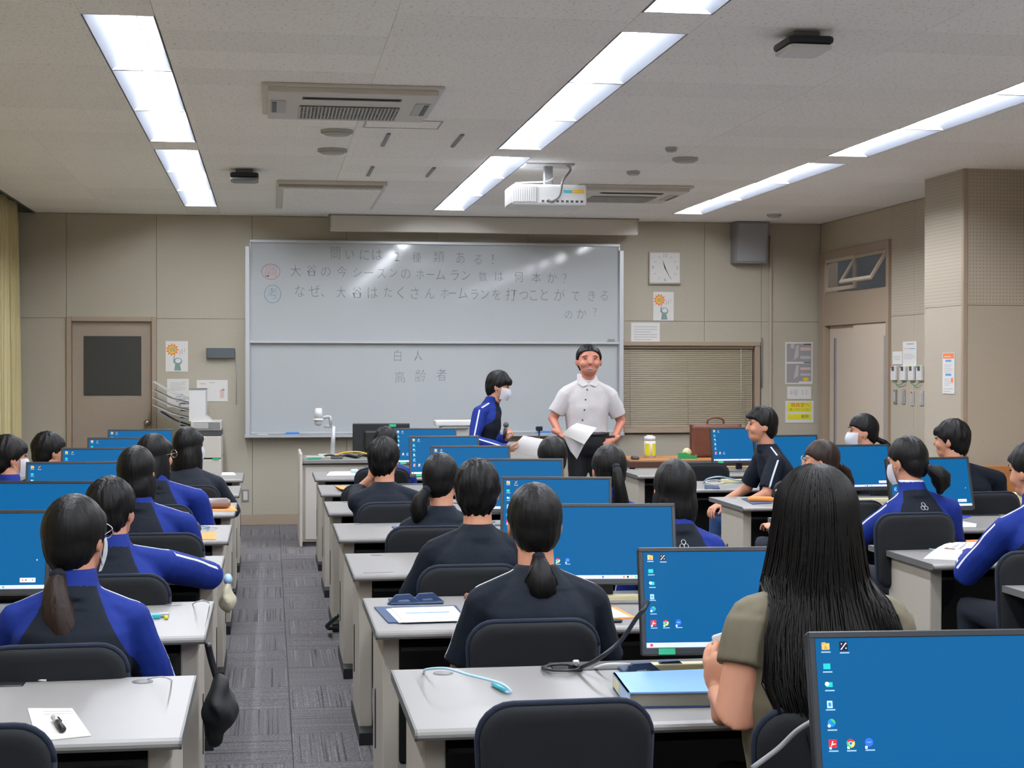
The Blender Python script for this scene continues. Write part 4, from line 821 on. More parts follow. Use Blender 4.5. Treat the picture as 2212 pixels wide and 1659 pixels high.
chair('black chair of the plain navy ponytail girl, middle column', cX(925, 7.4, 1145), 7.35, 0, .80)
chair('black chair of the boy with his hand to his face', cX(850, 8.7, 1097), 8.65, R(4), .80)
chair('empty black chair hidden behind the boy with his hand to his face', cX(805, 10.15), 10.1, 0, .79)
chair('black chair of the farthest jersey pupil in the middle column', cX(826, 11.55), 11.55, 0, .80)
chair('black chair of the bob-haired jersey girl', 1.62, 5.95); chair('black chair of the high ponytail girl beside the teacher', 1.65, 7.35); chair('black chair of the round-headed pupil in front of the teacher', 1.62, 8.75)
chair('empty black chair cut off at the lower left corner', cX(-95, 3.4, 1560), 3.36, R(2), .81)
chair('black chair of the long ponytail girl, lower left', cX(125, 4.55, 1385), 4.45, R(2), .785)
chair('black chair of the jersey boy leaning on his elbow, left column', cX(252, 5.95), 5.8, 0, .80)
chair('black chair of the jersey girl with white collar trim, left column', cX(345, 7.3, 1150), 7.2, 0, .80)
chair('black chair of the girl with glasses, left column', -.60, 8.6); chair('black chair of the dark-jacketed girl near the copier', -.50, 9.95)
chair('black chair of the masked boy at the left edge', -1.42, 8.65); chair('black chair of the boy before the yellow curtain', -1.40, 10.1)
chair('black chair of the jersey girl with low bun, right column', cX(1990, 7.0, 1095), 7.05, R(3), .86)
chair('black chair of the boy at the right edge', cX(2262, 5.85, 1180), 5.85, 0, .82)
chair('black chair of the tall boy near the pillar', cX(2132, 8.7, 1055), 8.66, R(3), .82)
chair('black chair of the girl with glasses and ponytail, right column', 3.15, 8.35); chair('black chair under the sideways-sitting boy', 3.32, 10.25, PI/2); chair('black chair of the masked girl in profile', 4.1, 9.98)
chair('empty black chair at the farthest right desk', cX(1524, 11.6), 11.65, R(-3), .81)

# ================================================================ PEOPLE
V = Vector
def ringe(c, a, b, yaw=0, n=20, p=2.4):
    out = []
    for i in range(n):
        t = 2*PI*i/n; u = a*math.copysign(abs(math.cos(t))**(2/p), math.cos(t)); v = b*math.copysign(abs(math.sin(t))**(2/p), math.sin(t))
        out.append(V(c)+V((u*math.cos(yaw)-v*math.sin(yaw), u*math.sin(yaw)+v*math.cos(yaw), 0)))
    return out
def hand_mesh(curl, spread=1.0):
    b = MB(); b.ell((0, .045, 0), (.040, .050, .015)).ell((.0, .012, 0), (.026, .03, .018)).ell((.024, .03, -.006), (.017, .03, .015))
    for x, l, sp in ((-.030, .058, -.12), (-.0105, .070, -.03), (.0095, .075, .04), (.029, .066, .13)):
        p = V((x, .080, 0)); a = R(8+curl*.3); pts = [V((x*.8, .05, 0)), p]
        for k, f in enumerate((.42, .32, .26)):
            a += R(curl*(.8 if k == 0 else 1)); d = V((math.sin(sp*spread)*math.cos(a), math.cos(sp)*math.cos(a), -math.sin(a))); p = p+d*l*f; pts.append(p)
        b.tube(pts, [.009, .0095, .0085, .008, .0068], 8, True)
    b.tube([V((.018, .012, -.004)), V((.044, .040, -.012)), V((.056, .064, -.022)), V((.056, .086, -.032))], [.013, .0115, .0095, .008], 8, True)
    b.tube([V((0, -.05, 0)), V((0, .015, 0))], [.024, .023], 10, True)
    return organic(b, .0042, 2, 'hand', M_skin, keep=True)
HANDS = {}
def hand_into(bm_, wrist, direction, palm, right, curl=25, skin=None, scale=1.0):
    if curl not in HANDS: HANDS[curl] = hand_mesh(curl)
    y = V(direction).normalized(); z = -V(palm); z = (z-y*z.dot(y)).normalized(); x = y.cross(z)
    M = Matrix((x, y, z)).transposed().to_4x4(); M.translation = V(wrist)
    if right: M = M @ Matrix.Diagonal((-1, 1, 1, 1))     # template has its thumb on +X: a left hand, palm down
    M = M @ Matrix.Diagonal((scale, scale, scale, 1))
    me = HANDS[curl].copy(); me.transform(M)
    if right: me.flip_normals()
    bm_.from_mesh(me); bpy.data.meshes.remove(me)
HL_Y = [-.12, -.075, -.05, -.02, 0, .02, .045, .07, .12]
HL = {'short': [-.105, -.098, -.088, -.035, -.008, .004, .03, .045, .05], 'tied': [-.098, -.09, -.07, -.025, .0, .012, .03, .038, .04], 'bob': [-.165, -.165, -.165, -.165, -.165, -.165, -.06, .025, .03],
      'cover': [-.108, -.103, -.095, -.06, -.03, -.012, .01, .022, .03], 'verylong': [-.6, -.6, -.6, -.6, -.6, -.3, -.04, .03, .035], 'long': [-.3, -.3, -.3, -.3, -.3, -.3, -.04, .03, .035], 'teacher': [-.10, -.09, -.075, -.03, -.01, .004, .045, .070, .078]}
def build_hair(style, MH_, voxel, parent, mat_, seed, tail=None, strands=0, fluff=.004, extra=None, tailcol=None):
    b = MB(); k = .96 if style == 'teacher' else 1.03 if style in ('short', 'cover') else 1.0
    b.ell((0, -.014, .022), (.087*k, .104*k, .104*k), u=20, v=14).ell((0, -.042, -.018), (.077*k, .070*k, .085*k))
    if style in ('short', 'cover', 'teacher'): b.ell((0, -.045, -.06), (.062, .048, .055))
    if style == 'cover': b.ell((0, .0, -.01), (.083, .07, .06)); b.ell((0, .05, .045), (.066, .052, .045))
    if style == 'tied': b.ell((0, -.045, -.05), (.06, .05, .05))
    if style == 'bob':
        b.ell((0, -.045, -.07), (.088, .068, .11)).ell((.055, -.01, -.06), (.036, .066, .105)).ell((-.055, -.01, -.06), (.036, .066, .105)).ell((0, .045, .045), (.068, .055, .045))
    if style == 'long':
        b.ell((0, -.05, -.10), (.098, .068, .16)).ell((.06, -.01, -.10), (.036, .062, .16)).ell((-.06, -.01, -.10), (.036, .062, .16)).ell((0, .045, .045), (.068, .055, .045))
    if style in ('short', 'cover', 'bob'): b.ell((.0, .055, .05), (.058, .045, .04))
    if extra: extra(b)
    rr = random.Random(seed); ph = rr.random()*9
    def post(co, me):
        P = co.copy(); x, y, z = P[:, 0], P[:, 1], P[:, 2]
        h = np.interp(y, HL_Y, HL[style]); low = z < h
        if style in ('bob', 'long', 'verylong'):
            zc = {'bob': -.158, 'long': -.26, 'verylong': -.50}[style]; P[:, 2] = np.where(z < zc, zc+(z-zc)*.25, z); low = low & (y > .02)
        ang = np.arctan2(x, y+.02)
        am = fluff*(np.sin(ang*13+ph+z*30)+.6*np.sin(ang*29+ph*2-z*50)+.5*np.sin(z*70+ang*5))
        nrm = P-np.array([0, -.01, .0]); ln = np.linalg.norm(nrm, axis=1)+1e-6; P += nrm/ln[:, None]*am[:, None]*.6
        tuck = np.clip((h-z)/.012, 0, 1)*low
        c = np.stack([np.zeros_like(x), np.full_like(y, .0), z*.9], 1)
        P = P*(1-.26*tuck[:, None])+c*(.26*tuck[:, None])
        out = np.empty_like(P); Mn = np.array(MH_); out[:] = P@Mn[:3, :3].T+Mn[:3, 3]; return out
    o = organic(b, voxel, 2, 'hair', mat_, parent, post)
    if tail:
        tb = MB(); pts = [V(p[:3]) for p in tail]; rad = [p[3] for p in tail]; tb.tube(pts, rad, 10, True)
        if strands:
            for i in range(strands):
                th = rr.random()*2*PI; q = math.sqrt(rr.random())*.95+.12; w_ = rr.uniform(-.25, .25); line = []; end = rr.uniform(.7, 1.06)
                n_ = len(pts)
                for j in range(7):
                    t = j/6*(n_-1)*end; i0 = min(int(t), n_-2); f_ = t-i0; c_ = pts[i0].lerp(pts[i0+1], f_); r_ = rad[i0]+(rad[i0+1]-rad[i0])*min(f_, 1); r_ = max(r_, .012)
                    a_ = th+w_*j; line.append(c_+V((math.cos(a_)*r_*q, math.sin(a_)*r_*q*.8, 0)))
                tb.tube(line, [.0028]*5+[.002, .0008], 4)
        tb.xf(MH_); t_ = tb.build('ponytail', tailcol or mat_, o)
        t0, t1 = MH_ @ pts[0], MH_ @ pts[1]; d = (t1-t0).normalized()
        MB().tube([t0-d*.006, t0+d*.012], rad[0]*1.12, 12).build('hair_tie', M_navy, o)
    return o
def build_mask(MH_, parent):
    b = MB(); rows = []
    for i in range(15):
        a = R(-78+156*i/14); row = []
        for j in range(8):
            z = -.105+.100*j/7; s = 1+.10*math.cos(a)*math.sin(PI*j/7)
            ux = .070*(1-.28*((-.02-z)/.09 if z < -.02 else 0)); row.append(V((ux*math.sin(a)*s, .012+(.086+.010*math.sin(PI*j/7))*math.cos(a)**.8*s if math.cos(a) > 0 else .012, z)))
        rows.append([b.bm.verts.new(p) for p in row])
    b._tag([b.bm.faces.new((p[j], q[j], q[j+1], p[j+1])) for p, q in zip(rows, rows[1:]) for j in range(7)], True)
    for s in (-1, 1):
        for z in (-.02, -.085): b.tube([V((s*.066, .03, z)), V((s*.080, .0, -.02+z*.3)), V((s*.084, -.018, -.015))], .0015, 5)
    b.xf(MH_); return b.build('face_mask', M_mask, parent)
def build_glasses(MH_, parent):
    b = MB()
    for s in (-1, 1):
        b.tube([V((s*.034+.026*math.cos(a), .100, .008+.021*math.sin(a))) for a in [i*2*PI/16 for i in range(17)]], .0018, 5); b.tube([V((s*.060, .098, .014)), V((s*.083, .02, .008)), V((s*.085, -.015, -.002))], .0016, 5)
    b.tube([V((-.009, .100, .012)), V((.009, .100, .012))], .0016, 5); b.xf(MH_); return b.build('glasses', M_steel, parent)
def head_shapes(b, MH_, wide=1.0):
    s = MB(); s.ell((0, -.012, .022), (.075*wide, .090, .092), u=20, v=14).ell((0, .016, -.016), (.070*wide, .071, .088), u=20, v=12).ell((0, .030, -.070), (.053*wide, .053, .045))
    for k in (-1, 1): s.ell((k*.034, .052, -.03), (.028, .032, .032)).ell((k*.077*wide, -.006, -.014), (.009, .020, .032), Matrix.Rotation(k*.3, 3, 'Z')).ell((k*.03, .066, .026), (.026, .014, .01))
    s.tube([V((0, .080, .008)), V((0, .094, -.026))], [.009, .013], 8, True); s.ell((0, .066, -.060), (.030, .018, .018))
    s.xf(MH_); me = bpy.data.meshes.new('t'); s.bm.to_mesh(me); s.bm.free(); b.bm.from_mesh(me); bpy.data.meshes.remove(me)
def face_bits(MH_, parent, smile=False):
    e = MB()
    for s in (-1, 1): e.ell((s*.031, .080, .008), (.012, .006, .0028 if smile else .0045), u=10, v=6)
    e.xf(MH_); e.build('eyes', M_black, parent)
    e = MB()
    for s in (-1, 1): e.tube([V((s*.016, .088, .026)), V((s*.03, .088, .031)), V((s*.047, .078, .026))], [.002, .003, .0015], 6)
    e.xf(MH_); e.build('eyebrows', M_hair, parent)
    e = MB(); w_ = .024 if smile else .018; k = .009 if smile else 0
    e.tube(catmull([V((-w_, .074, -.058+k)), V((0, .0835, -.060)), V((w_, .074, -.058+k))], 4), .0028, 6); e.tube(catmull([V((-w_, .074, -.058+k)), V((0, .0825, -.070)), V((w_, .074, -.058+k))], 4), .0032, 6)
    e.xf(MH_); e.build('lips', mat('lips', '#a8625a', .5), parent)
    if smile:
        e = MB(); e.ell((0, .082, -.0645), (.017, .005, .0042), u=10, v=6); e.xf(MH_); e.build('teeth', M_lg, parent)
def segd(P, a, b):
    a = np.array(a); b = np.array(b); ab = b-a; t = np.clip(((P-a)@ab)/(ab@ab), 0, 1); c = a+t[:, None]*ab; return np.linalg.norm(P-c, axis=1), c, t
def emblem(o, x, z, yb, s=.016):
    me = o.data; bvh = BVHTree.FromPolygons([v.co for v in me.vertices], [p.vertices[:] for p in me.polygons]); mb = MB()
    for k in range(3):
        a = PI/2+k*2*PI/3; c = (x+.6*s*math.cos(a)*1.1, z+.6*s*math.sin(a)*1.1); pr_ = []
        for i in range(17):
            t = i*2*PI/16; u, v = c[0]+s*.55*math.cos(t), c[1]+s*.55*math.sin(t); hit = bvh.ray_cast(V((u, -2, v)), V((0, 1, 0))); y = (hit[0].y if hit[0] else yb)-.0015; pr_.append(V((u, y, v)))
        mb.tube(pr_, s*.09, 5)
    mb.build('back_emblem', M_wcloth, o)
def figure(label, x, y, T, rz=0, top='tee', bottom=M_navyt, hair='short', hy=0, hp=0, tail=None, strands=0, hcol=None, tailcol=None, lean=(0, 0), J=None, mask=False, glasses=False, stand=False, vox=.010,
           shw=.165, legs=True, emb=None, skin=None, group=None, face=True, smile=False, sleeve_long=None, fluff=.004, trim=False, bulk=1.0, hands=(25, 25), hand_dir=None, extra=None, collar=True, piping=True, shc=None, hs=1.0, wide=1.0, armk=1.0, slv=.86):
    skin = skin or M_skin; hcol = hcol or M_hair; seed = hash(label) % 1000 if False else sum(map(ord, label))
    t = thing('person', label, 'person', (x, y, 0), rz, group); W2L = t.matrix_basis.inverted()
    M0 = (Matrix.Translation((x, y, 0)) @ Matrix.Rotation(rz, 4, 'Z')).inverted()
    lx, ly = lean
    j = dict(hip=V((-lx, -.05-ly, .50)) if not stand else V((-lx, -.02, T*.53)), hc=V((0, .03, T-.127)), nb=V((-lx*.15, -.015, T-.262)))
    sc_ = j['nb'].lerp(j['hip'], .12) if shc is None else V(shc)
    for s, n_ in ((-1, 'L'), (1, 'R')):
        j['sh'+n_] = V((sc_.x+s*(shw-.006), sc_.y, T-.368)); j['el'+n_] = V((sc_.x+s*(shw+.058), sc_.y+.05, T-.62)); j['wr'+n_] = V((sc_.x+s*.13, sc_.y+.29, max(.60, T-.60)))
        j['kn'+n_] = V((j['hip'].x+s*.11, j['hip'].y+.42, .50)); j['an'+n_] = V((j['hip'].x+s*.11, j['hip'].y+.40, .09))
        if stand: j['el'+n_] = V((sc_.x+s*(shw+.06), sc_.y-.01, T-.60)); j['wr'+n_] = V((sc_.x+s*(shw+.05), sc_.y+.10, T-.82)); j['kn'+n_] = V((j['hip'].x+s*.10, j['hip'].y+.02, T*.28)); j['an'+n_] = V((j['hip'].x+s*.11, j['hip'].y, .08))
    if J:
        for k_, v_ in J.items(): j[k_] = (M0 @ V(v_[1:])) if v_[0] == 'w' else V(v_)
    MH_ = Matrix.Translation(j['hc']) @ Matrix.Rotation(hy, 4, 'Z') @ Matrix.Rotation(hp, 4, 'X') @ Matrix.Scale(hs, 4) @ Matrix.Scale(wide, 4, (1, 0, 0))
    nb, hip, hc = j['nb'], j['hip'], j['hc']
    def torso(b, g_, low=True):
        L_ = nb-hip; k = bulk
        st = ((-.10, .140*k, .085*k), (0, .158*k, .108*k), (.25, .150*k, .108*k), (.55, .163*k, .112*k), (.70, shw*.97, .105), (.79, shw*.84, .092), (.88, .105, .075), (.95, .075, .062), (1.0, .056, .055))
        b.rings([ringe(hip+L_*f_+V((0, -.02*math.sin(PI*max(0, f_)), 0)), a_+g_, c_+g_) for f_, a_, c_ in st if low or f_ > .2])
        for n_ in 'LR': b.tube([nb-V((0, 0, .035)), j['sh'+n_]], [.048+g_, .052*min(k, 1.1)+g_], 10, True)
    # ---- body: head, neck, trunk, arms and hands in one mesh
    b = MB(); head_shapes(b, MH_); b.tube([hc+V((0, -.02, -.06)), nb+V((0, .0, -.03))], [.055*wide, .058*wide], 14, True); torso(b, -.012)
    for n_ in 'LR': b.tube([j['sh'+n_], j['el'+n_], j['wr'+n_]], [.044*bulk*armk, .038*bulk*armk, .026*(1+.5*(armk-1))], 12, True)
    if legs:
        for n_ in 'LR': b.tube([hip+V(((-.08 if n_ == 'L' else .08), 0, 0)), j['kn'+n_], j['an'+n_]], [.075, .055, .038], 10, True)
    me = organic(b, max(.0068, vox*.75), 2, 'body', skin, keep=True); bm2 = bmesh.new(); bm2.from_mesh(me)
    for q, n_ in enumerate('LR'):
        fd = (j['wr'+n_]-j['el'+n_]).normalized(); pd = V((0, 0, -1)) if not stand else V((1 if n_ == 'L' else -1, 0, 0))
        if hand_dir and n_ in hand_dir: dv, pv = hand_dir[n_]; fd = (M0.to_3x3() @ V(dv)); pd = (M0.to_3x3() @ V(pv))
        hand_into(bm2, j['wr'+n_], fd, pd, n_ == 'R', hands[q])
    bm2.to_mesh(me); bm2.free(); me.polygons.foreach_set('use_smooth', [True]*len(me.polygons)); me.materials.clear(); me.materials.append(skin)
    body = link('body', me, t)
    if face: face_bits(MH_, body, smile)
    # ---- top
    longs = top == 'jersey' or sleeve_long
    b = MB(); torso(b, .008)
    for s, n_ in ((-1, 'L'), (1, 'R')):
        S_, E_, W_ = j['sh'+n_], j['el'+n_], j['wr'+n_]
        if longs: b.tube([S_, S_.lerp(E_, .5), E_, E_.lerp(W_, .5), W_.lerp(E_, .06)], [.062*min(bulk, 1.1), .060, .057, .052, .040], 12, True)
        else: b.tube([S_, S_.lerp(E_, slv*.5), S_.lerp(E_, slv)], [.062*min(bulk, 1.15), .062*min(bulk, 1.15), .063*min(bulk, 1.1)], 12)
    if top == 'jersey': b.rings([ringe(nb+(hc-nb)*f_+V((0, -.004, 0)), a_, a_*1.02, p=2) for f_, a_ in ((-.2, .08), (.05, .068), (.34, .061), (.36, .056))])
    elif collar: b.rings([ringe(nb+(hc-nb)*f_, a_, a_, p=2) for f_, a_ in ((-.3, .085), (.0, .069), (.08, .064))])
    def post(co, me_):
        n = len(co); P = co.astype(np.float64); P2 = P.copy()
        w_ = np.array([noise.noise(V((p[0]*7+seed, p[1]*7, p[2]*11))) + .6*noise.noise(V((p[0]*18, p[1]*18+seed, p[2]*9))) for p in P]) if n < 30000 else np.zeros(n)
        c = np.array([hip.x, hip.y, 0]); d = P-c; d[:, 2] = 0; d /= (np.linalg.norm(d, axis=1)+1e-6)[:, None]; P2 += d*(w_*.007*(P[:, 2] < nb.z-.06))[:, None]
        seam = np.full(n, -1.0); stripe = np.full(n, 1.0); smask = np.zeros(n); best = np.full(n, 9.0); ax = np.abs(P[:, 0]-nb.x)
        if top in ('jersey', 'tee', 'navyjersey'):
            if top == 'jersey':
                zt_, zb_ = nb.z+.005, T-.52; f_ = np.clip((zt_-P[:, 2])/(zt_-zb_), 0, 1); line = .062+f_**1.1*(shw+.035-.062)
                seam = np.where(P[:, 2] > zb_, ax-line, -1.0); seam = np.where(P[:, 2] > nb.z+.004, .02, seam)
            for n_ in 'LR':
                S_, E_, W_ = j['sh'+n_], j['el'+n_], j['wr'+n_]
                if top == 'jersey':
                    dd, _, tt = segd(P, S_.lerp(E_, .25), E_); d2, _, _ = segd(P, E_, W_); out = (P[:, 0]-nb.x)*(1 if n_ == 'R' else -1)
                    seam = np.maximum(seam, np.where((out > shw+.025) | (d2 < .06), np.maximum(.072-dd, .066-d2), -1))
                if piping:
                    for a_, b_ in ((nb+V((0, 0, -.02)), S_), (S_, E_), (E_, W_)):
                        if not longs and a_ is not S_ and b_ is not S_: continue
                        axv = (b_-a_).normalized(); outv = V(((1 if n_ == 'R' else -1), 0, .55)); outv = (outv-axv*outv.dot(axv)).normalized(); q = np.array(axv.cross(outv)); dd, c_, tt = segd(P, a_, b_); rel = P-c_
                        ok = (rel@np.array(outv) > .02) & (tt > .001) & (tt < .999) & (dd < .085) & ((ax > .075) if a_ is not S_ else True)
                        off = (rel@q)*(1 if n_ == 'R' else -1)
                        nearer = (dd < best) & ((P[:, 0] > nb.x) == (n_ == 'R')); best = np.where(nearer, dd, best)
                        stripe = np.where(nearer, off, stripe); smask = np.where(nearer, ok.astype(float), smask)
            if trim: tq = (P[:, 2] > nb.z+(hc.z-nb.z)*.27) & (ax < .1); stripe = np.where(tq, 0.0, stripe); smask = np.where(tq, 1.0, smask)
        for nm, arr in (('seam', seam), ('stripe', stripe), ('smask', smask)):
            at = me_.attributes.new(nm, 'FLOAT', 'POINT'); at.data.foreach_set('value', arr.astype(np.float32))
        return P2
    tm = {'jersey': M_jersey, 'tee': M_jersey, 'navyjersey': M_jersey, 'shirt': M_wcloth, 'blouse': M_olive, 'navy': M_navy}[top]
    o = organic(b, vox, 3, {'jersey': 'jersey', 'tee': 'shirt', 'shirt': 'shirt', 'blouse': 'blouse', 'navy': 'jacket', 'navyjersey': 'jacket'}[top], tm, t, post)
    if emb: emblem(o, nb.x, nb.z-.075, nb.y-.1)
    # ---- trousers, shoes
    b = MB(); b.rings([ringe(hip+V((0, 0, z_)), a_, c_) for z_, a_, c_ in ((-.11, .15*bulk, .11), (-.03, .175*bulk, .13*bulk), (.06, .168*bulk, .125*bulk), (.10, .15*bulk, .11))])
    for s, n_ in ((-1, 'L'), (1, 'R')):
        b.tube([hip+V((s*.08, 0, -.02)), j['kn'+n_], j['an'+n_]], [.088*min(bulk, 1.1), .070, .058], 12, True)
    o = organic(b, .016, 2, 'trousers', bottom, t)
    for s, n_ in ((-1, 'L'), (1, 'R')):
        a_ = j['an'+n_]; MB().rings([ringe(a_+V((0, .05, z_-a_.z)), .045*s_, .125*s_, n=16) for z_, s_ in ((.001, .92), (.012, 1), (.05, .88))]+[ringe(a_+V((0, .0, .085-a_.z)), .040, .06, n=16)]).build('shoe', M_shoe, t)
    if hair: build_hair(hair, MH_, max(.007, vox*.8), t, hcol, seed, tail, strands, fluff, extra, tailcol)
    if mask: build_mask(MH_, t)
    if glasses: build_glasses(MH_, t)
    return t, j, MH_
def PX3(px, py, Y): p = P3(px, py, Y); return ('w', p.x, p.y, p.z)
# ---------------- middle column
figure('girl with a low ponytail and navy shirt with white shoulder piping', .814, 4.87, 1.194, top='tee', hair='tied', vox=.008, tail=[(0, -.085, -.100, .018), (0, -.108, -.125, .030), (0, -.12, -.16, .046), (0.003, -.118, -.20, .050), (.004, -.105, -.235, .028)], strands=110, fluff=.0015, shw=.168, lean=(.0, .02), J=dict(elL=(-.235, .02, .60), elR=(.235, .03, .60)))
figure('short-haired boy seen from behind in a plain navy T-shirt', .807, 6.2, 1.188, top='tee', hair='cover', vox=.009, lean=(.035, .0), shw=.17, piping=False, fluff=.005, hy=R(-8), J=dict(elL=(-.27, .04, .60), elR=(.19, .07, .60)))
figure('girl in plain navy with a ponytail at her left shoulder', .815, 7.6, 1.138, top='tee', hair='tied', vox=.009, hy=R(-28), piping=False, tail=[(-.03, -.105, -.045, .02), (-.055, -.13, -.09, .033), (-.065, -.135, -.14, .042), (-.06, -.125, -.19, .036), (-.05, -.115, -.225, .014)], strands=40, fluff=.0015, lean=(.03, 0), shw=.15)
pa, pj, pm = figure('boy in navy resting his face on his left hand, middle column', .64, 9.0, 1.152, top='tee', hair='short', vox=.009, hy=R(-22), fluff=.005, lean=(.02, .06), shw=.18, shc=(.02, -.07, .87), piping=False,
    J=dict(elL=PX3(775, 1062, 9.12), wrL=PX3(801, 1034, 9.12)), hand_dir={'L': ((.15, .0, 1), (.9, .3, .1))}, hands=(15, 25))
figure('farthest middle-column pupil in a blue and navy jersey', .857, 11.9, 1.10, top='jersey', hair='cover', vox=.011, hy=R(-10))
figure('bob-haired girl in a jersey with a white back emblem and white collar trim', 1.63, 6.3, 1.178, top='jersey', hair='bob', vox=.009, trim=True, emb=True, fluff=.0015, shw=.15)
figure('girl with a high ponytail just below the teacher', 1.656, 7.7, 1.168, top='jersey', hair='tied', vox=.009, hy=R(6), tail=[(0, -.118, .02, .018), (.0, -.145, -.01, .024), (.005, -.15, -.07, .030), (.02, -.145, -.14, .034), (.04, -.13, -.21, .032), (.06, -.12, -.26, .014)], strands=40, fluff=.0015, mask=True)
figure('round dark head of the pupil directly in front of the teacher', 1.62, 9.1, 1.148, top='jersey', hair='tied', vox=.01, hy=R(4), fluff=.001)
# ---------------- left column
figure('girl in a jersey with a long brown ponytail, lower left foreground', -.56, 4.78, 1.178, top='jersey', hair='cover', vox=.008, hy=R(-26), mask=True, glasses=True, hcol=M_hair, tailcol=M_hairb, tail=[(.0, -.095, -.10, .022), (.01, -.125, -.14, .035), (.03, -.14, -.20, .046), (.05, -.135, -.27, .052), (.07, -.13, -.33, .046), (.085, -.125, -.38, .028), (.085, -.12, -.405, .01)], strands=200, fluff=.0012, shw=.165, lean=(.0, .03), J=dict(elL=(-.24, .06, .62), elR=(.235, .03, .60)))
figure('short-haired boy in a jersey leaning on his right elbow, left column', -.59, 6.15, 1.136, top='jersey', hair='cover', vox=.009, hy=R(-24), fluff=.004, shw=.165, lean=(-.05, .04), shc=(.06, -.02, .83), J=dict(shR=(.20, .0, .80), elR=(.36, .16, .735), wrR=(.16, .33, .735)))
figure('smooth-haired girl in a jersey with white collar trim, left column', -.605, 7.5, 1.187, top='jersey', hair='bob', vox=.009, hy=R(-18), fluff=.001, trim=True, shw=.16, lean=(-.05, .02), shc=(.06, -.03, .87), mask=True)
figure('girl with glasses turned right, behind the smooth-haired girl', -.623, 8.95, 1.182, top='jersey', hair='long', vox=.009, hy=R(-50), mask=False, glasses=True, fluff=.0015, shw=.165, lean=(-.03, 0), shc=(.07, -.02, .86))
figure('girl with shoulder-length hair in a dark navy jacket near the copier', -.507, 10.3, 1.165, top='navy', hair='long', vox=.01, hy=R(-42), mask=True, fluff=.0015, sleeve_long=True, shw=.17, J=dict(elR=(.27, .1, .62)))
figure('masked boy at the left edge of the photo', -1.408, 9.0, 1.174, top='jersey', hair='cover', vox=.01, hy=R(-62), mask=True)
figure('bareheaded boy in front of the yellow curtain, facing right', -1.381, 10.4, 1.135, top='tee', hair='cover', vox=.01, hy=R(-55), piping=False)
# ---------------- right column
figure('boy in navy sports shirt sitting sideways with hands on his knees', 3.26, 10.25, 1.287, rz=PI/2, top='tee', hair='short', vox=.009, fluff=.003, shw=.165, lean=(0, .04), bottom=mat('blue_trousers', '#24406e', .85, grain=.1),
    J=dict(hip=(0, -.16, .50), knL=(-.14, .22, .52), knR=(.12, .30, .52), anL=(-.14, .24, .09), anR=(.12, .3, .09), elL=(-.22, .06, .72), elR=(.21, .06, .72), wrL=(-.15, .24, .62), wrR=(.13, .26, .63)))
figure('girl with glasses facing left, ponytail falling down her dark back', 3.13, 8.75, 1.135, rz=R(25), top='navy', sleeve_long=True, hair='tied', hcol=M_hairb, vox=.009, hy=R(42), glasses=True, tail=[(.03, -.115, -.03, .018), (.06, -.145, -.06, .028), (.085, -.155, -.12, .038), (.09, -.15, -.19, .040), (.09, -.14, -.25, .022)], strands=40, fluff=.0015)
figure('girl in a jersey with a low bun, leaning over her desk, right column', 3.085, 7.4, 1.215, rz=R(6), top='jersey', hair='tied', vox=.009, hy=R(24), hp=R(-12), mask=True, emb=True, trim=True, fluff=.0015, shw=.155, lean=(-.04, .04), shc=(.055, -.02, .88),
    tail=[(.03, -.10, -.055, .022), (.06, -.115, -.075, .040), (.085, -.12, -.105, .052), (.085, -.115, -.14, .044), (.075, -.11, -.165, .02)], strands=60, J=dict(elL=(-.21, .12, .70), wrL=(-.08, .36, .73)))
figure('masked girl in profile facing left in front of the sliding door', 4.002, 10.35, 1.234, rz=R(40), top='navy', sleeve_long=True, hair='tied', vox=.009, hy=R(40), mask=True, tail=[(0, -.11, -.055, .016), (.0, -.15, -.075, .022), (.005, -.185, -.11, .026), (.0, -.20, -.16, .02), (0, -.2, -.19, .008)], strands=24, fluff=.0015)
figure('tall boy in a navy T-shirt in front of the pillar', 4.027, 9.0, 1.24, rz=R(10), top='tee', hair='cover', vox=.009, hy=R(42), fluff=.004, piping=False, shw=.175, lean=(-.08, 0), shc=(.10, -.04, .90))
figure('boy in a jersey cut off by the right edge of the photo', 3.135, 6.2, 1.248, rz=R(8), top='jersey', hair='short', vox=.009, hy=R(18), hp=R(-8), fluff=.002, shw=.17, lean=(-.03, .02), J=dict(elL=(-.25, .12, .69), wrL=(-.08, .36, .73)))
# ---------------- standing pupil
sx, sz = atY(1077, 795, 13.2)
figure('standing pupil in a blue jersey holding a microphone and a sheet', sx, 13.2, sz, rz=R(-98), top='jersey', bottom=M_navyt, hair='cover', vox=.009, hy=R(-10), hp=R(-14), mask=True, stand=True, fluff=.004, shw=.155, lean=(0, 0), hands=(55, 35),
    armk=1.1, J=dict(hc=PX3(1078, 833, 13.2), nb=PX3(1062, 868, 13.22), hip=PX3(1048, 990, 13.25), shR=PX3(1036, 892, 13.10), elR=PX3(1024, 952, 13.0), wrR=PX3(1096, 972, 12.85), shL=PX3(1068, 888, 13.34), elL=PX3(1062, 950, 13.3), wrL=PX3(1091, 950, 13.08)),
    hand_dir={'R': ((1, -.1, .1), (0, .5, 1)), 'L': ((.1, -.3, .6), (.8, .1, 0))})
m_ = thing('microphone', 'black microphone in the standing pupil\'s hand', 'microphone', (0, 0, 0)); a = P3(1088, 948, 13.02); b = P3(1093, 918, 13.04); MB().tube([a, a.lerp(b, .75)], [.011, .014], 10).build('mic_body', M_black, m_); MB().ell(b, .024).build('mic_head', M_dgrey, m_)
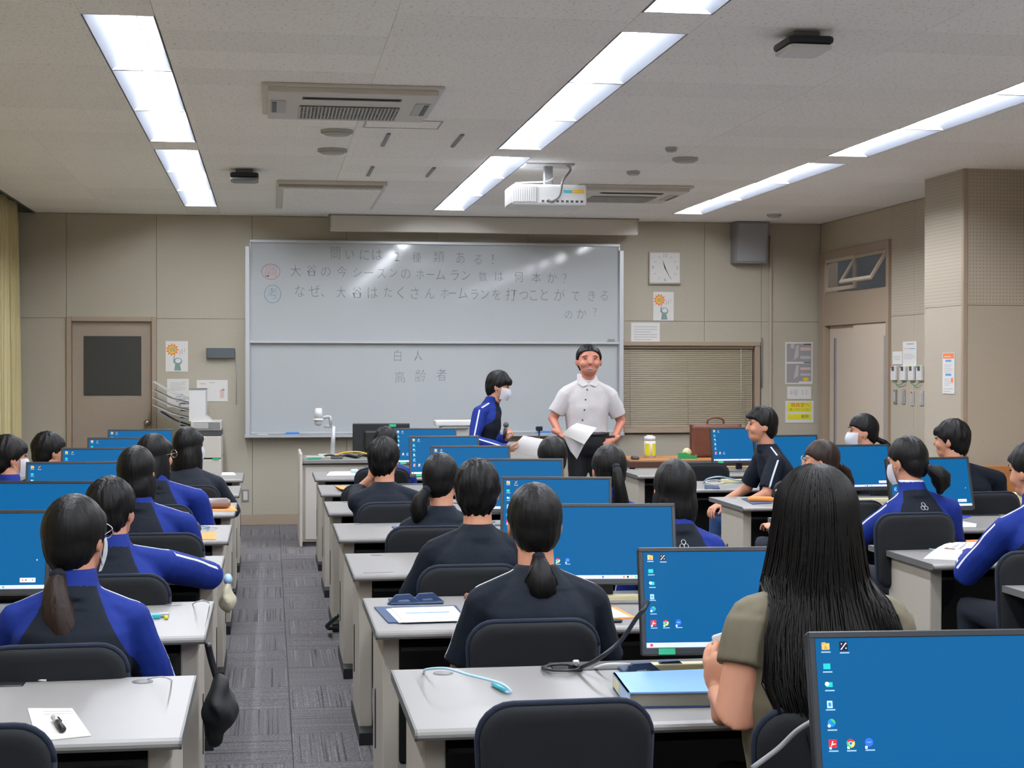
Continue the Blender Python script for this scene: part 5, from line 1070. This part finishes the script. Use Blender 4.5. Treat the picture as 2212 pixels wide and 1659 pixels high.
def sheet(name, label, corners, cat='paper', mat_=M_paper, sag=.0, lines=None, group=None, n=8, parent=None, th=.0012, lift=None):
    # corners: four world points (a b c d) round the sheet; bent along a->b
    a, b, c, d = [V(p) for p in corners]; nn = (b-a).cross(d-a).normalized(); 
    if nn.z < 0: nn = -nn
    mb = MB(); top_ = []; bot = []
    for i in range(n+1):
        r1 = []; r2 = []
        for k in range(n+1):
            u, v = i/n, k/n; p = (a*(1-u)+b*u)*(1-v)+(d*(1-u)+c*u)*v + nn*sag*math.sin(PI*u)*(1-.3*v)
            if lift: p = p+nn*lift(u, v)
            r1.append(mb.bm.verts.new(p+nn*th)); r2.append(mb.bm.verts.new(p))
        top_.append(r1); bot.append(r2)
    fs = []
    for i in range(n):
        for k in range(n):
            fs.append(mb.bm.faces.new((top_[i][k], top_[i+1][k], top_[i+1][k+1], top_[i][k+1]))); fs.append(mb.bm.faces.new((bot[i][k], bot[i][k+1], bot[i+1][k+1], bot[i+1][k])))
    rim = [(i, 0) for i in range(n)]+[(n, k) for k in range(n)]+[(i, n) for i in range(n, 0, -1)]+[(0, k) for k in range(n, 0, -1)]
    for q, (i, k) in enumerate(rim):
        i2, k2 = rim[(q+1) % len(rim)]; fs.append(mb.bm.faces.new((top_[i][k], bot[i][k], bot[i2][k2], top_[i2][k2])))
    mb._tag(fs, False); o = mb.build(name, mat_, parent)
    if lines:
        lb = MB()
        for m__, u0, u1, v0, v1 in lines:
            q = [(a*(1-u)+b*u)*(1-v)+(d*(1-u)+c*u)*v + nn*(sag*math.sin(PI*u)*(1-.3*v)+th+.0006+(lift(u, v) if lift else 0)) for u, v in ((u0, v0), (u1, v0), (u1, v1), (u0, v1))]; lb.m(m__).plate(q)
        lb.build('print', M_gr, o)
    return tag(o, label, cat, group) if not parent else o
sheet('paper_sheet', 'grey sheet of paper held out by the standing pupil', [P3(1108, 974, 12.84), P3(1131, 941, 12.86), P3(1180, 950, 12.8), P3(1160, 985, 12.76)], sag=.03, mat_=M_lg)
# ---------------- teacher
tx, tz = atY(1272, 743, 13.3)
tp, tj, tm_ = figure('smiling teacher in a white short-sleeved shirt and dark trousers', tx, 13.3, tz, rz=PI, top='shirt', bottom=M_suit, hair='teacher', vox=.009, hy=R(-4), hp=R(2), stand=True, smile=True, skin=M_skin2, shw=.205, bulk=1.13, hands=(35, 20), fluff=.0025, collar=False, hs=1.13, wide=1.17, slv=.78,
    J=dict(hc=PX3(1272, 778, 13.28), nb=PX3(1268, 816, 13.32), hip=PX3(1268, 955, 13.32), shL=PX3(1317, 853, 13.32), shR=PX3(1224, 850, 13.32), elL=PX3(1342, 912, 13.34), wrL=PX3(1324, 952, 13.2), elR=PX3(1194, 905, 13.34), wrR=PX3(1208, 936, 13.2)),
    hand_dir={'L': ((-.8, -.1, -.55), (0, 1, -.3)), 'R': ((.75, -.3, -.35), (.1, .5, -1))})
nbl = tj['nb']; cl = MB()                                            # shirt collar, buttons, belt
for s in (-1, 1):
    A = nbl+V((s*.005, .085, -.055)); B = nbl+V((s*.075, .02, .03)); C_ = nbl+V((s*.08, -.02, .035)); Dd = nbl+V((s*.095, .055, -.045)); E_ = nbl+V((s*.055, .09, -.075))
    vs = [cl.bm.verts.new(p) for p in (A, B, C_, Dd, E_)]; cl._tag([cl.bm.faces.new(vs)], False)
    vs = [cl.bm.verts.new(p-V((0, .006, .003))) for p in (A, B, C_, Dd, E_)]; cl._tag([cl.bm.faces.new(vs)], False)
cl.rings([ringe(nbl+V((0, -.01, z_)), a_, a_*.95, p=2) for z_, a_ in ((-.03, .085), (.03, .073), (.034, .068))], cap=False)
cl.build('shirt_collar', M_wcloth, tp)
sh_o = [c for c in tp.children if c.name.startswith('shirt') and 'collar' not in c.name][0]
bvh = BVHTree.FromPolygons([v.co for v in sh_o.data.vertices], [p.vertices[:] for p in sh_o.data.polygons])
Mi = (Matrix.Translation((tx, 13.3, 0)) @ Matrix.Rotation(PI, 4, 'Z')).inverted()
for px, py in ((1270, 842), (1266, 863.5), (1263, 885.5), (1259, 907.5)):
    q = Mi @ P3(px, py, 13.2); hit = bvh.ray_cast(V((q.x, 1, q.z)), V((0, -1, 0)))
    if hit[0]: MB().cyl(hit[0]+V((0, .001, 0)), .0075, .005, 10, 'Y').build('shirt_button', M_dgrey, sh_o)
hp_ = tj['hip']; MB().rings([ringe(hp_+V((0, 0, z_)), .188, .143, n=28) for z_ in (.055, .085)]).build('belt', M_black, tp)
wl_ = tj['wrL']; d_ = (tj['wrL']-tj['elL']).normalized(); MB().tube([wl_-d_*.035, wl_-d_*.012], .031, 14).build('wristwatch', M_black, tp)
sheet('paper_sheet', 'white folded sheets in the teacher\'s right hand, upper part', [P3(1214, 937, 13.0), P3(1246, 914, 13.02), P3(1289, 924, 13.0), P3(1262, 960, 12.95)], sag=.03)
sheet('paper_sheet', 'grey underside sheet hanging below the teacher\'s papers', [P3(1216, 940, 13.03), P3(1262, 960, 13.02), P3(1246, 992, 13.0), P3(1232, 975, 13.02)], sag=.02, mat_=M_lg)
# ---------------- woman in the foreground
WHP = ((.02, .082, .096, -.012), (-.08, .087, .084, -.03), (-.16, .103, .067, -.05), (-.24, .128, .050, -.072), (-.34, .136, .042, -.080), (-.42, .110, .037, -.080), (-.49, .07, .028, -.075))
def woman_hair(b): b.rings([ringe((0, y_, z_), a_, b_, p=2) for z_, a_, b_, y_ in WHP])
wx, wz = atY(1768, 1010, 3.52)
wp, wj, wm = figure('woman with very long black hair in an olive blouse, hand raised', wx, 3.52, wz, rz=R(-4), top='blouse', bottom=M_suit, hair='verylong', vox=.007, hy=R(12), hp=R(-6), fluff=.003, shw=.175, bulk=1.12, hands=(18, 25), collar=False, armk=1.2, slv=.5,
    J=dict(elL=PX3(1590, 1543, 3.45), wrL=PX3(1553, 1500, 3.66), shL=PX3(1632, 1345, 3.50), shR=PX3(1908, 1345, 3.46), nb=PX3(1768, 1265, 3.50)), hand_dir={'L': ((-.05, .2, 1), (.8, .6, 0))}, extra=woman_hair)
rr = random.Random(3); hb = MB(); hcw = wj['hc']; nbw = wj['nb']
bl_o = [c for c in wp.children if c.name.startswith('blouse')][0]
bvh = BVHTree.FromPolygons([v.co for v in bl_o.data.vertices], [p.vertices[:] for p in bl_o.data.polygons])
for i in range(2300):
    th = rr.uniform(-2.45, 2.45); q = rr.uniform(.985, 1.06); back = math.cos(th); ln = rr.uniform(.28, .50)-.08*abs(math.sin(th))
    line = []; w0 = rr.uniform(0, 6); wa = rr.uniform(.002, .007); ph0 = rr.uniform(.12, .5)
    for jx in range(5):                               # over the skull
        f_ = ph0+(PI/2-ph0)*jx/5
        line.append(hcw+V((math.sin(th)*.092*q*math.sin(f_), -.012-math.cos(th)*.112*q*math.sin(f_), .020+.110*q*math.cos(f_))))
    for jx in range(11):                              # and hanging down
        t = jx/10; z_ = hcw.z+.02-ln*t-.06*t; zr = z_-hcw.z
        rx = float(np.interp(-zr, [-.02, .08, .16, .24, .34, .42, .55], [.092, .097, .114, .140, .150, .125, .080])); ry = float(np.interp(-zr, [-.02, .08, .16, .3, .5], [.112, .122, .126, .132, .118]))
        px_ = hcw.x+math.sin(th)*rx*q+wa*(math.sin(w0+t*6)-math.sin(w0)); py_ = hcw.y-.012-math.cos(th)*ry*q
        if z_ < hcw.z-.12:
            hit = bvh.ray_cast(V((px_, -1.5, z_)), V((0, 1, 0)))
            if hit[0] and (back > -.3): py_ = min(py_, hit[0].y-.004-.028*(q-.96)*10)
        line.append(V((px_, py_, z_)))
    hb.tube(line, [.0012, .0022, .0024]+[.0024]*9+[.002, .0016, .0012, .0006], 3)
ho = [c for c in wp.children if c.name.startswith('hair')][0]
hb.build('long_strands', mat('hair_strand', '#0d0a08', .5, spec=.25, grain=.3, gscale=30), ho)
ph_ = tag(MB().box((0, 0, 0), (.012, .05, .09), .006, seg=2).build('phone', M_white), 'small white device in the raised hand of the long-haired woman', 'phone'); p_ = P3(1563, 1408, 3.70); ph_.location = p_; ph_.rotation_euler = (R(-20), 0, R(30))

# ================================================================ THINGS ON THE DESKS
ZT = .7005
def dz(px, py, z=ZT): x, y = atZ(px, py, z); return V((x, y, z))
def flat(name, label, pxs, cat, mat_, th=.003, lines=None, sag=0, group=None, z=ZT, lift=None): return sheet(name, label, [dz(*p, z) for p in pxs], cat, mat_, sag, lines, group, 6, None, th, lift)
flat('paper_sheet', 'white worksheet under the pen on the nearest left desk', [(60, 1531), (156, 1531), (197, 1590), (80, 1602)], 'paper', M_paper, .0015, [(M_lg, .3, .95, .1, .13), (M_lg, .3, .95, .2, .22)], .0)
pn = thing('ballpoint_pen', 'black and clear pen on the worksheet, lower left', 'pen', (0, 0, 0)); a = dz(115, 1549, .712); b = dz(136, 1575, .712); MB().tube([a, a.lerp(b, .5)], .0065, 8).build('clear_barrel', M_lgrey, pn); MB().tube([a.lerp(b, .45), b], .008, 8).build('grip', M_black, pn); MB().tube([a.lerp(b, .15)+V((.008, 0, .003)), a.lerp(b, .45)+V((.008, 0, .003))], .003, 6).build('clip', M_black, pn)
def LANc(label, p, group=None, m_=M_lan, r=.0032): return cable(label, p, r, m_, group)
def boot(label, a, b):
    o = thing('cable_plug', label, 'plug', (0, 0, 0)); MB().tube([a, b], [.005, .008], 8).build('boot', M_teal, o); d = (b-a).normalized(); MB().tube([b, b+d*.02], .0062, 4).build('clear_tip', M_clear, o)
cable('thin white cord rising from the grommet of the nearest left desk', [dz(371, 1469, .702), dz(360, 1464, .75), dz(345, 1462, .73), dz(320, 1466, .702)], .002, M_white)
cable('thin grey cord looping over the second left desk corner', [dz(416, 1305, .702), dz(425, 1300, .75), dz(440, 1297, .76), dz(452, 1302, .71)], .0022, M_lgrey)
cable('white cord lying behind the nearest left chair', [dz(0, 1466, .703), dz(40, 1467, .706), dz(100, 1470, .703)], .003, M_white)
flat('orange_folder', 'orange paper at the left edge on the second left desk', [(-30, 1324), (32, 1324), (14, 1373), (-60, 1376)], 'folder', M_orange)
o = thing('eraser_set', 'small eraser and correction tape on the second left desk', 'eraser', tuple(dz(340, 1336))); MB().box((-.01, 0, .008), (.04, .02, .016), .003).build('eraser', M_teal, o); MB().box((.02, .03, .008), (.035, .022, .014), .003).build('sleeve', M_lgrey, o); MB().box((.03, -.015, .006), (.012, .02, .01), .002).build('cap', M_yel, o)
def pencil_case(label, px, py, L_, Rr, rot, m_, stripes=False, up=False, z=ZT):
    p = dz(px, py, z); o = thing('pencil_case', label, 'pencil case', (p.x, p.y, z), rot)
    MB().rings([[V((u, Rr*math.cos(a)*s, Rr*.8+Rr*.8*math.sin(a)*s)) for a in [i*2*PI/14 for i in range(14)]] for u, s in ((-L_/2, .5), (-L_/2+.008, .85), (-L_/2+.02, 1), (L_/2-.02, 1), (L_/2-.008, .85), (L_/2, .5))]).build('case', m_, o)
    MB().tube([(-L_/2+.02, 0, Rr*1.61), (L_/2-.02, 0, Rr*1.61)], .003, 6).build('zip', M_lgrey if m_ != M_lgrey else M_black, o)
    if stripes:
        for u in (-.035, -.02, .02, .035): MB().rings([[V((u+d_, (Rr+.0015)*math.cos(a), Rr*.8+(Rr*.8+.0015)*math.sin(a))) for a in [i*2*PI/14 for i in range(14)]] for d_ in (-.003, .003)]).build('stripe', M_white, o)
    return o
pencil_case('dark grey pencil case beside the jersey boy\'s elbow', 372, 1232, .12, .045, R(60), M_dgrey)
flat('orange_folder', 'orange paper on the third left desk, beside the grey pencil case', [(402, 1218), (468, 1218), (456, 1240), (390, 1240)], 'folder', M_orange)
pencil_case('black pencil case with white stripes on the fourth left desk', 402, 1162, .19, .05, R(70), M_black, True)
flat('orange_folder', 'orange paper on the fourth left desk, behind the striped pencil case', [(415, 1152), (468, 1151), (466, 1166), (402, 1167)], 'folder', M_orange)
LANc('pale blue cable curled on the fourth left desk', [dz(420, 1142, .705), dz(440, 1136, .73), dz(452, 1138, .705), dz(440, 1142, .703), dz(425, 1141, .703)]); LANc('white thin cable beside the curled blue cable, left column', [dz(440, 1141, .703), dz(455, 1137, .72), dz(470, 1140, .703)], None, M_white)
flat('orange_folder', 'orange folder under the clear pencil case on the fifth left desk', [(428, 1091), (500, 1090), (513, 1104), (425, 1104)], 'folder', M_orange)
pencil_case('clear pencil case with dark ends on the fifth left desk', 461, 1098, .20, .036, R(3), mat('clear_pink_vinyl', '#857570', .3), z=.705)
flat('paper_sheet', 'white paper on the farthest left desk', [(480, 1021), (505, 1021), (510, 1027), (478, 1027)], 'paper', M_paper)
# nearest middle desk
LANc('pale blue network cable arching from the grommet of the nearest middle desk', [dz(915, 1453, .702), dz(922, 1446, .74), dz(965, 1444, .76), dz(1010, 1457, .745), dz(1050, 1467, .735), dz(1085, 1478, .725), dz(1104, 1494, .708), dz(1095, 1495, .706), dz(1090, 1492, .706)], None, M_lan, .0038)
boot('turquoise cable plug on the nearest middle desk', dz(1092, 1493, .708), dz(1068, 1478, .708))
cable('black coiled video cable at the far edge of the nearest middle desk', [dz(1165+50+45*math.cos(a)*(1-.02*i/6), 1442+7*math.sin(a), .706+.004*(i//16)) for i, a in enumerate([k*2*PI/16 for k in range(64)])], .0035, M_black)
o = thing('cable_plug', 'black and white connector on the coiled black cable', 'plug', tuple(dz(1240, 1449))); MB().box((0, 0, .012), (.03, .022, .02), .004).build('plug_body', M_black, o); MB().box((.008, .012, .022), (.018, .012, .012), .003).build('white_cap', M_white, o)
cable('black cable rising from the nearest desk up to the monitor left of the woman', [dz(1250, 1444, .712), P3(1290, 1425, 4.2), P3(1340, 1385, 4.18), P3(1375, 1335, 4.16), P3(1392, 1315, 4.15), P3(1400, 1300, 4.2)], .006, M_black)
cable('white cable arching behind the blue binder', [dz(1285, 1444, .702), dz(1310, 1436, .73), dz(1350, 1435, .735), dz(1380, 1440, .71), dz(1400, 1444, .702)], .005, M_white)
bd = thing('binder', 'thick light blue ring binder on the nearest middle desk', 'binder', (0, 0, 0))
A, B, C_, Dd = dz(1322, 1498), dz(1345, 1535), dz(1540, 1530), dz(1500, 1494)
e1 = (A-B); x0b = B; 
bp = [dz(1356, 1531, ZT), dz(1560, 1528, ZT), dz(1525, 1478, ZT), dz(1324, 1486, ZT)]
def slab(pp, z0, z1, m_, nm, par):
    mb = MB(); lo = [mb.bm.verts.new((p.x, p.y, z0)) for p in pp]; hi = [mb.bm.verts.new((p.x, p.y, z1)) for p in pp]; n_ = len(pp)
    mb._tag([mb.bm.faces.new(lo[::-1]), mb.bm.faces.new(hi)]+[mb.bm.faces.new((lo[i], lo[(i+1) % n_], hi[(i+1) % n_], hi[i])) for i in range(n_)]); return mb.build(nm, m_, par)
def shrink(pp, k): c = sum(pp, V((0, 0, 0)))/len(pp); return [c+(p-c)*k for p in pp]
slab(bp, ZT, ZT+.004, M_navyf, 'back_cover', bd); slab(shrink(bp, .94), ZT+.004, ZT+.037, mat('page_edges', '#8f8c80', .9, grain=.2, gscale=200, stretch=(1, 1, 20)), 'pages', bd)
slab(bp, ZT+.037, ZT+.041, M_binder, 'front_cover', bd)
slab([bp[0], bp[0]+V((.006, 0, 0)), bp[3]+V((.006, 0, 0)), bp[3]], ZT, ZT+.041, mat('binder_spine', '#a9bfe0', .5), 'spine', bd)
ll = bp[0].lerp(bp[3], .55); l2_ = bp[0].lerp(bp[3], .92); slab([ll-V((.0012, 0, 0)), ll, l2_, l2_-V((.0012, 0, 0))], ZT+.008, ZT+.034, M_cream, 'spine_label', bd)
def strap_bag(label, px, py, z=ZT):
    p = dz(px, py, z); o = thing('strap_folder', label, 'bag', (p.x, p.y, z)); MB().b2(-.09, .1, -.06, .06, 0, .008, .003).build('pouch', M_navyf, o)
    for k in range(2):
        x0 = -.10+.085*k; MB().rings([[(u, -.05+.02*k+w_, v) for u, v in ((x0, .002), (x0+.03, .034), (x0+.08, .036), (x0+.12, .004), (x0+.095, .002), (x0+.072, .018), (x0+.042, .016), (x0+.025, .002))] for w_ in (0, .02)], smooth=False).build('strap', M_navyf, o)
strap_bag('navy folder with straps lying behind the blue binder', 1412, 1452); strap_bag('navy strapped folder at the far edge of the second middle desk', 895, 1301)
def cream(label, px, py, L_=.28):
    p = dz(px, py); o = tag(MB().box((0, 0, .014), (L_, .04, .028), .004, seg=2).build('cream_bar', M_cream), label, 'bar', 'cream bars in front of the monitors'); o.location = (p.x, p.y, ZT)
cream('cream plastic bar behind the blue binder, foreground', 1500, 1452); cream('cream plastic bar right of the girl with shoulder piping', 1330, 1302); 
cream('cream bar beside the long-haired woman, fourth right desk row', 1878, 1086, .34); cream('cream bar nearest the sideways-sitting boy', 1595, 1043, .26); cream('cream bar under the farthest right monitor', 1600, 1014, .28)
# second middle desk
f_ = thing('document_folder', 'open navy folder of printed sheets on the second middle desk', 'folder', (0, 0, 0))
slab([dz(839, 1347), dz(1012, 1344), dz(985, 1310), dz(808, 1313)], ZT, ZT+.004, M_navyf, 'cover', f_)
sheet('inner_sheet', '', [dz(845, 1314, .706), dz(980, 1310, .706), dz(1008, 1341, .706), dz(873, 1345, .706)], lines=[(M_pblue, .15, .85, .38, .43), (M_lg, .2, .9, .18, .22), (M_lg, .3, .95, .55, .58), (M_lg, .3, .95, .65, .68), (M_lg, .5, .95, .75, .82), (M_lg, .35, .9, .88, .9)], parent=f_, n=4)
sheet('inner_sheet', '', [dz(833, 1316, .7045), dz(850, 1314, .7045), dz(880, 1344, .7045), dz(862, 1346, .7045)], mat_=M_lg, parent=f_, n=3)
o = tag(MB().ell((0, 0, .012), (.012, .012, .014)).build('eraser_stub', M_brown), 'tiny brown stub at the far edge of the second middle desk', 'eraser'); o.location = dz(1009, 1296)
flat('orange_folder', 'orange folder right of the girl with shoulder piping', [(1300, 1314), (1330, 1312), (1372, 1335), (1300, 1343)], 'folder', M_orange); flat('paper_sheet', 'white sheet lying in the orange folder, second middle desk', [(1290, 1313), (1318, 1311), (1360, 1333), (1296, 1336)], 'paper', M_paper, .0015, z=.7045)
o = tag(MB().b2(-.045, .045, -.012, .012, 0, .012, .004).build('small_case', M_black), 'small black case beside the girl with shoulder piping', 'case'); o.location = dz(1315, 1345)
flat('paper_sheet', 'nearly transparent sheet on the third middle desk', [(790, 1212), (850, 1210), (850, 1236), (785, 1238)], 'paper', M_top, .001)
nb_ = flat('notebook', 'navy notebook left of the plain navy ponytail girl', [(846, 1139), (868, 1139), (895, 1148), (858, 1150)], 'notebook', M_navyf, .006); flat('paper_sheet', 'white sheet beside the navy notebook, fourth middle desk', [(862, 1137), (890, 1135), (895, 1145), (872, 1145)], 'paper', M_paper, .0015, z=.708)
flat('orange_folder', 'orange folded paper on the sixth middle desk', [(723, 1050), (758, 1053), (762, 1061), (735, 1063)], 'folder', M_orange, .004, lift=lambda u, v: .02*v*(1-u))
flat('paper_sheet', 'pale worksheet on the farthest middle desk', [(712, 1019), (770, 1018), (770, 1027), (705, 1028)], 'paper', M_paper, .0015)
o = tag(MB().b2(-.03, .03, -.04, .04, 0, .03, .008).build('tissue_pack', mat('pale_blue_pack', '#b9d2dc', .5)), 'small pale blue packet on the farthest middle desk', 'packet'); o.location = dz(766, 1022)
# right desks
LANc('pale blue cable with turquoise plug on the second right desk', [dz(1975, 1174, .706), dz(2010, 1172, .72), dz(2040, 1177, .72), dz(2065, 1183, .706), dz(2050, 1188, .703), dz(2010, 1186, .703), dz(1995, 1180, .703)]); boot('turquoise plug at the far edge of the second right desk', dz(1985, 1174, .708), dz(1965, 1172, .708))
flat('paper_sheet', 'crumpled white printed sheet on the second right desk', [(1995, 1207), (2085, 1173), (2112, 1180), (2094, 1212)], 'paper', M_paper, .0015, [(M_brown, .3, .36, .2, .5), (M_lg, .4, .8, .3, .36), (M_lg, .4, .8, .5, .56)], .03, lift=lambda u, v: .02*math.sin(u*9)*v)
flat('orange_folder', 'orange paper corner beside the boy at the right edge', [(2085, 1168), (2130, 1166), (2130, 1182), (2098, 1182)], 'folder', M_orange)
flat('blue_sheet', 'blue paper on the third right desk', [(2072, 1113), (2103, 1114), (2085, 1120), (2072, 1120)], 'paper', M_roy, .002); flat('paper_sheet', 'white paper below the blue paper, third right desk', [(2072, 1124), (2110, 1132), (2108, 1139), (2072, 1139)], 'paper', M_paper, .0015)
LANc('pale blue cable beside the bun-haired girl, third right desk', [dz(1840, 1106, .703), dz(1862, 1102, .72), dz(1885, 1106, .706), dz(1895, 1116, .703)]); flat('paper_sheet', 'papers on a navy sheet left of the bun-haired girl', [(1872, 1118), (1898, 1116), (1906, 1134), (1880, 1136)], 'paper', M_paper, .002)
flat('notebook', 'navy oval folder under the orange bag, fourth right desk', [(1602, 1078), (1640, 1074), (1668, 1088), (1625, 1090)], 'folder', M_navyf, .004)
p_ = dz(1645, 1084); o = thing('orange_case', 'orange soft case with a black and white strap, fourth right desk', 'pencil case', (p_.x, p_.y, ZT), R(-15)); MB().box((0, 0, .018), (.17, .05, .03), .012, seg=2).build('case', M_orange, o); MB().tube(catmull([(.07, -.01, .03), (.09, -.01, .10), (.13, 0, .12), (.17, .01, .06)]), .012, 6).build('strap', M_black, o); MB().box((.10, -.015, .075), (.04, .012, .014), .003).build('strap_label', M_white, o)
LANc('white cable looping over the fifth right desk', [dz(1520, 1042, .703), dz(1530, 1034, .77), dz(1555, 1030, .79), dz(1585, 1036, .74), dz(1612, 1040, .703)], None, M_lan, .006)
LANc('white coiled cable loop on the fifth right desk', [dz(1545+20*math.cos(a), 1041+4*math.sin(a), .706) for a in [k*2*PI/12 for k in range(13)]], None, M_white, .004)
flat('notebook', 'dark blue notebook on the fifth right desk', [(1522, 1049), (1552, 1050), (1555, 1056), (1522, 1056)], 'notebook', M_navyf, .005)
flat('paper_sheet', 'white paper left of the farthest right cream bar', [(1560, 1012), (1575, 1011), (1580, 1016), (1562, 1017)], 'paper', M_paper, .0015)
# bags on the desk legs, items on the floor
def softbag(label, c, r, m_, extra=None, name='hanging_bag', vox=.012):
    b = MB()
    for (dx, dy, dz_, a, b_, c__) in r: b.ell((dx, dy, dz_), (a, b_, c__))
    o = thing(name, label, 'bag', c)
    def post(co, me_): return np.array([p+np.array([1, 1, .3])*.02*noise.noise(V(p*14)) for p in co])
    organic(b, vox, 3, 'bag_body', m_, o, post); return o
c = P3(478, 1480, 5.0)
o = softbag('black cloth bag hanging beside the second left desk leg', (-.155, 5.12, .47), [(0, 0, .0, .05, .10, .075), (.0, 0, .06, .035, .07, .05), (-.02, 0, -.07, .03, .05, .06)], mat('black_bag_cloth', '#17191c', .7, grain=.1, bump=.2, bscale=20)); MB().tube(catmull([(-.01, .03, .08), (-.03, .03, .15), (-.04, .02, .20)]), .012, 6).build('bag_strap', M_black, o)
o = softbag('cream plastic bag hanging beside the third left desk leg', (-.165, 6.42, .62), [(0, 0, 0, .026, .06, .05), (.0, 0, .045, .02, .045, .04)], mat('cream_bag', '#c3bda4', .6, bump=.2, bscale=20)); MB().ell((0, 0, .085), (.018, .035, .022)).build('blue_top', mat('pale_blue_pack2', '#9fc0e0', .6), o)
bs = thing('bag_strap_loop', 'black strap loop sticking out beside the third middle desk leg', 'strap', (0, 0, 0)); MB().tube([dz(730, 1330, .14), dz(706, 1352, .07), dz(709, 1357, .03), dz(730, 1357, .03)], .012, 6).build('webbing', M_black, bs)
o = softbag('black bag on the floor under the nearest middle desk', (.42, 4.05, .10), [(0, 0, 0, .07, .12, .10)], MATS['black_bag_cloth'], name='floor_bag'); MB().tube(catmull([(-.06, -.05, .06), (-.1, -.06, .09), (-.06, -.05, .12)]), .006, 6).build('bag_loop', M_black, o)
cable('thick grey cable hanging from the foreground monitor', [P3(1625, 1659, 2.9), P3(1680, 1618, 2.92), P3(1720, 1580, 2.94), P3(1757, 1556, 2.96), P3(1780, 1540, 2.98)], .005, M_mgrey)
# wooden counter with clutter in front of the pillar, right edge
t = thing('wooden_counter', 'light wooden counter with odds and ends at the right wall', 'counter', (0, 0, 0))
MB().b2(4.93, 5.5, 9.75, 10.95, .04, .56).build('cabinet', M_wood, t); MB().b2(4.9, 5.52, 9.72, 10.97, .56, .60, .005).build('counter_top', M_wood, t); MB().b2(4.92, 5.5, 10.90, 10.96, .6, .83, .004).build('back_board', M_wood, t)
MB().b2(4.95, 5.48, 9.8, 10.9, 0, .04).build('plinth', M_dgrey, t)
o = tag(MB().b2(-.09, .09, -.07, .07, 0, .1, .006).build('storage_box', M_cream), 'cream storage box on the wooden counter', 'box'); o.location = (5.05, 10.1, .60)
o = tag(MB().cyl((0, 0, .05), .035, .10, 16).build('red_tin', mat('orange_red_tin', '#c8532c', .5)), 'orange-red tin on the wooden counter', 'tin'); o.location = (5.12, 9.85, .60)
o = tag(MB().b2(-.08, .08, -.08, .08, 0, .06, .006).build('green_tray', mat('sage_plastic', '#8f9c82', .6)), 'sage green tray on the wooden counter behind the tall boy', 'tray'); o.location = (5.02, 10.6, .60)
bpy.context.view_layer.update()
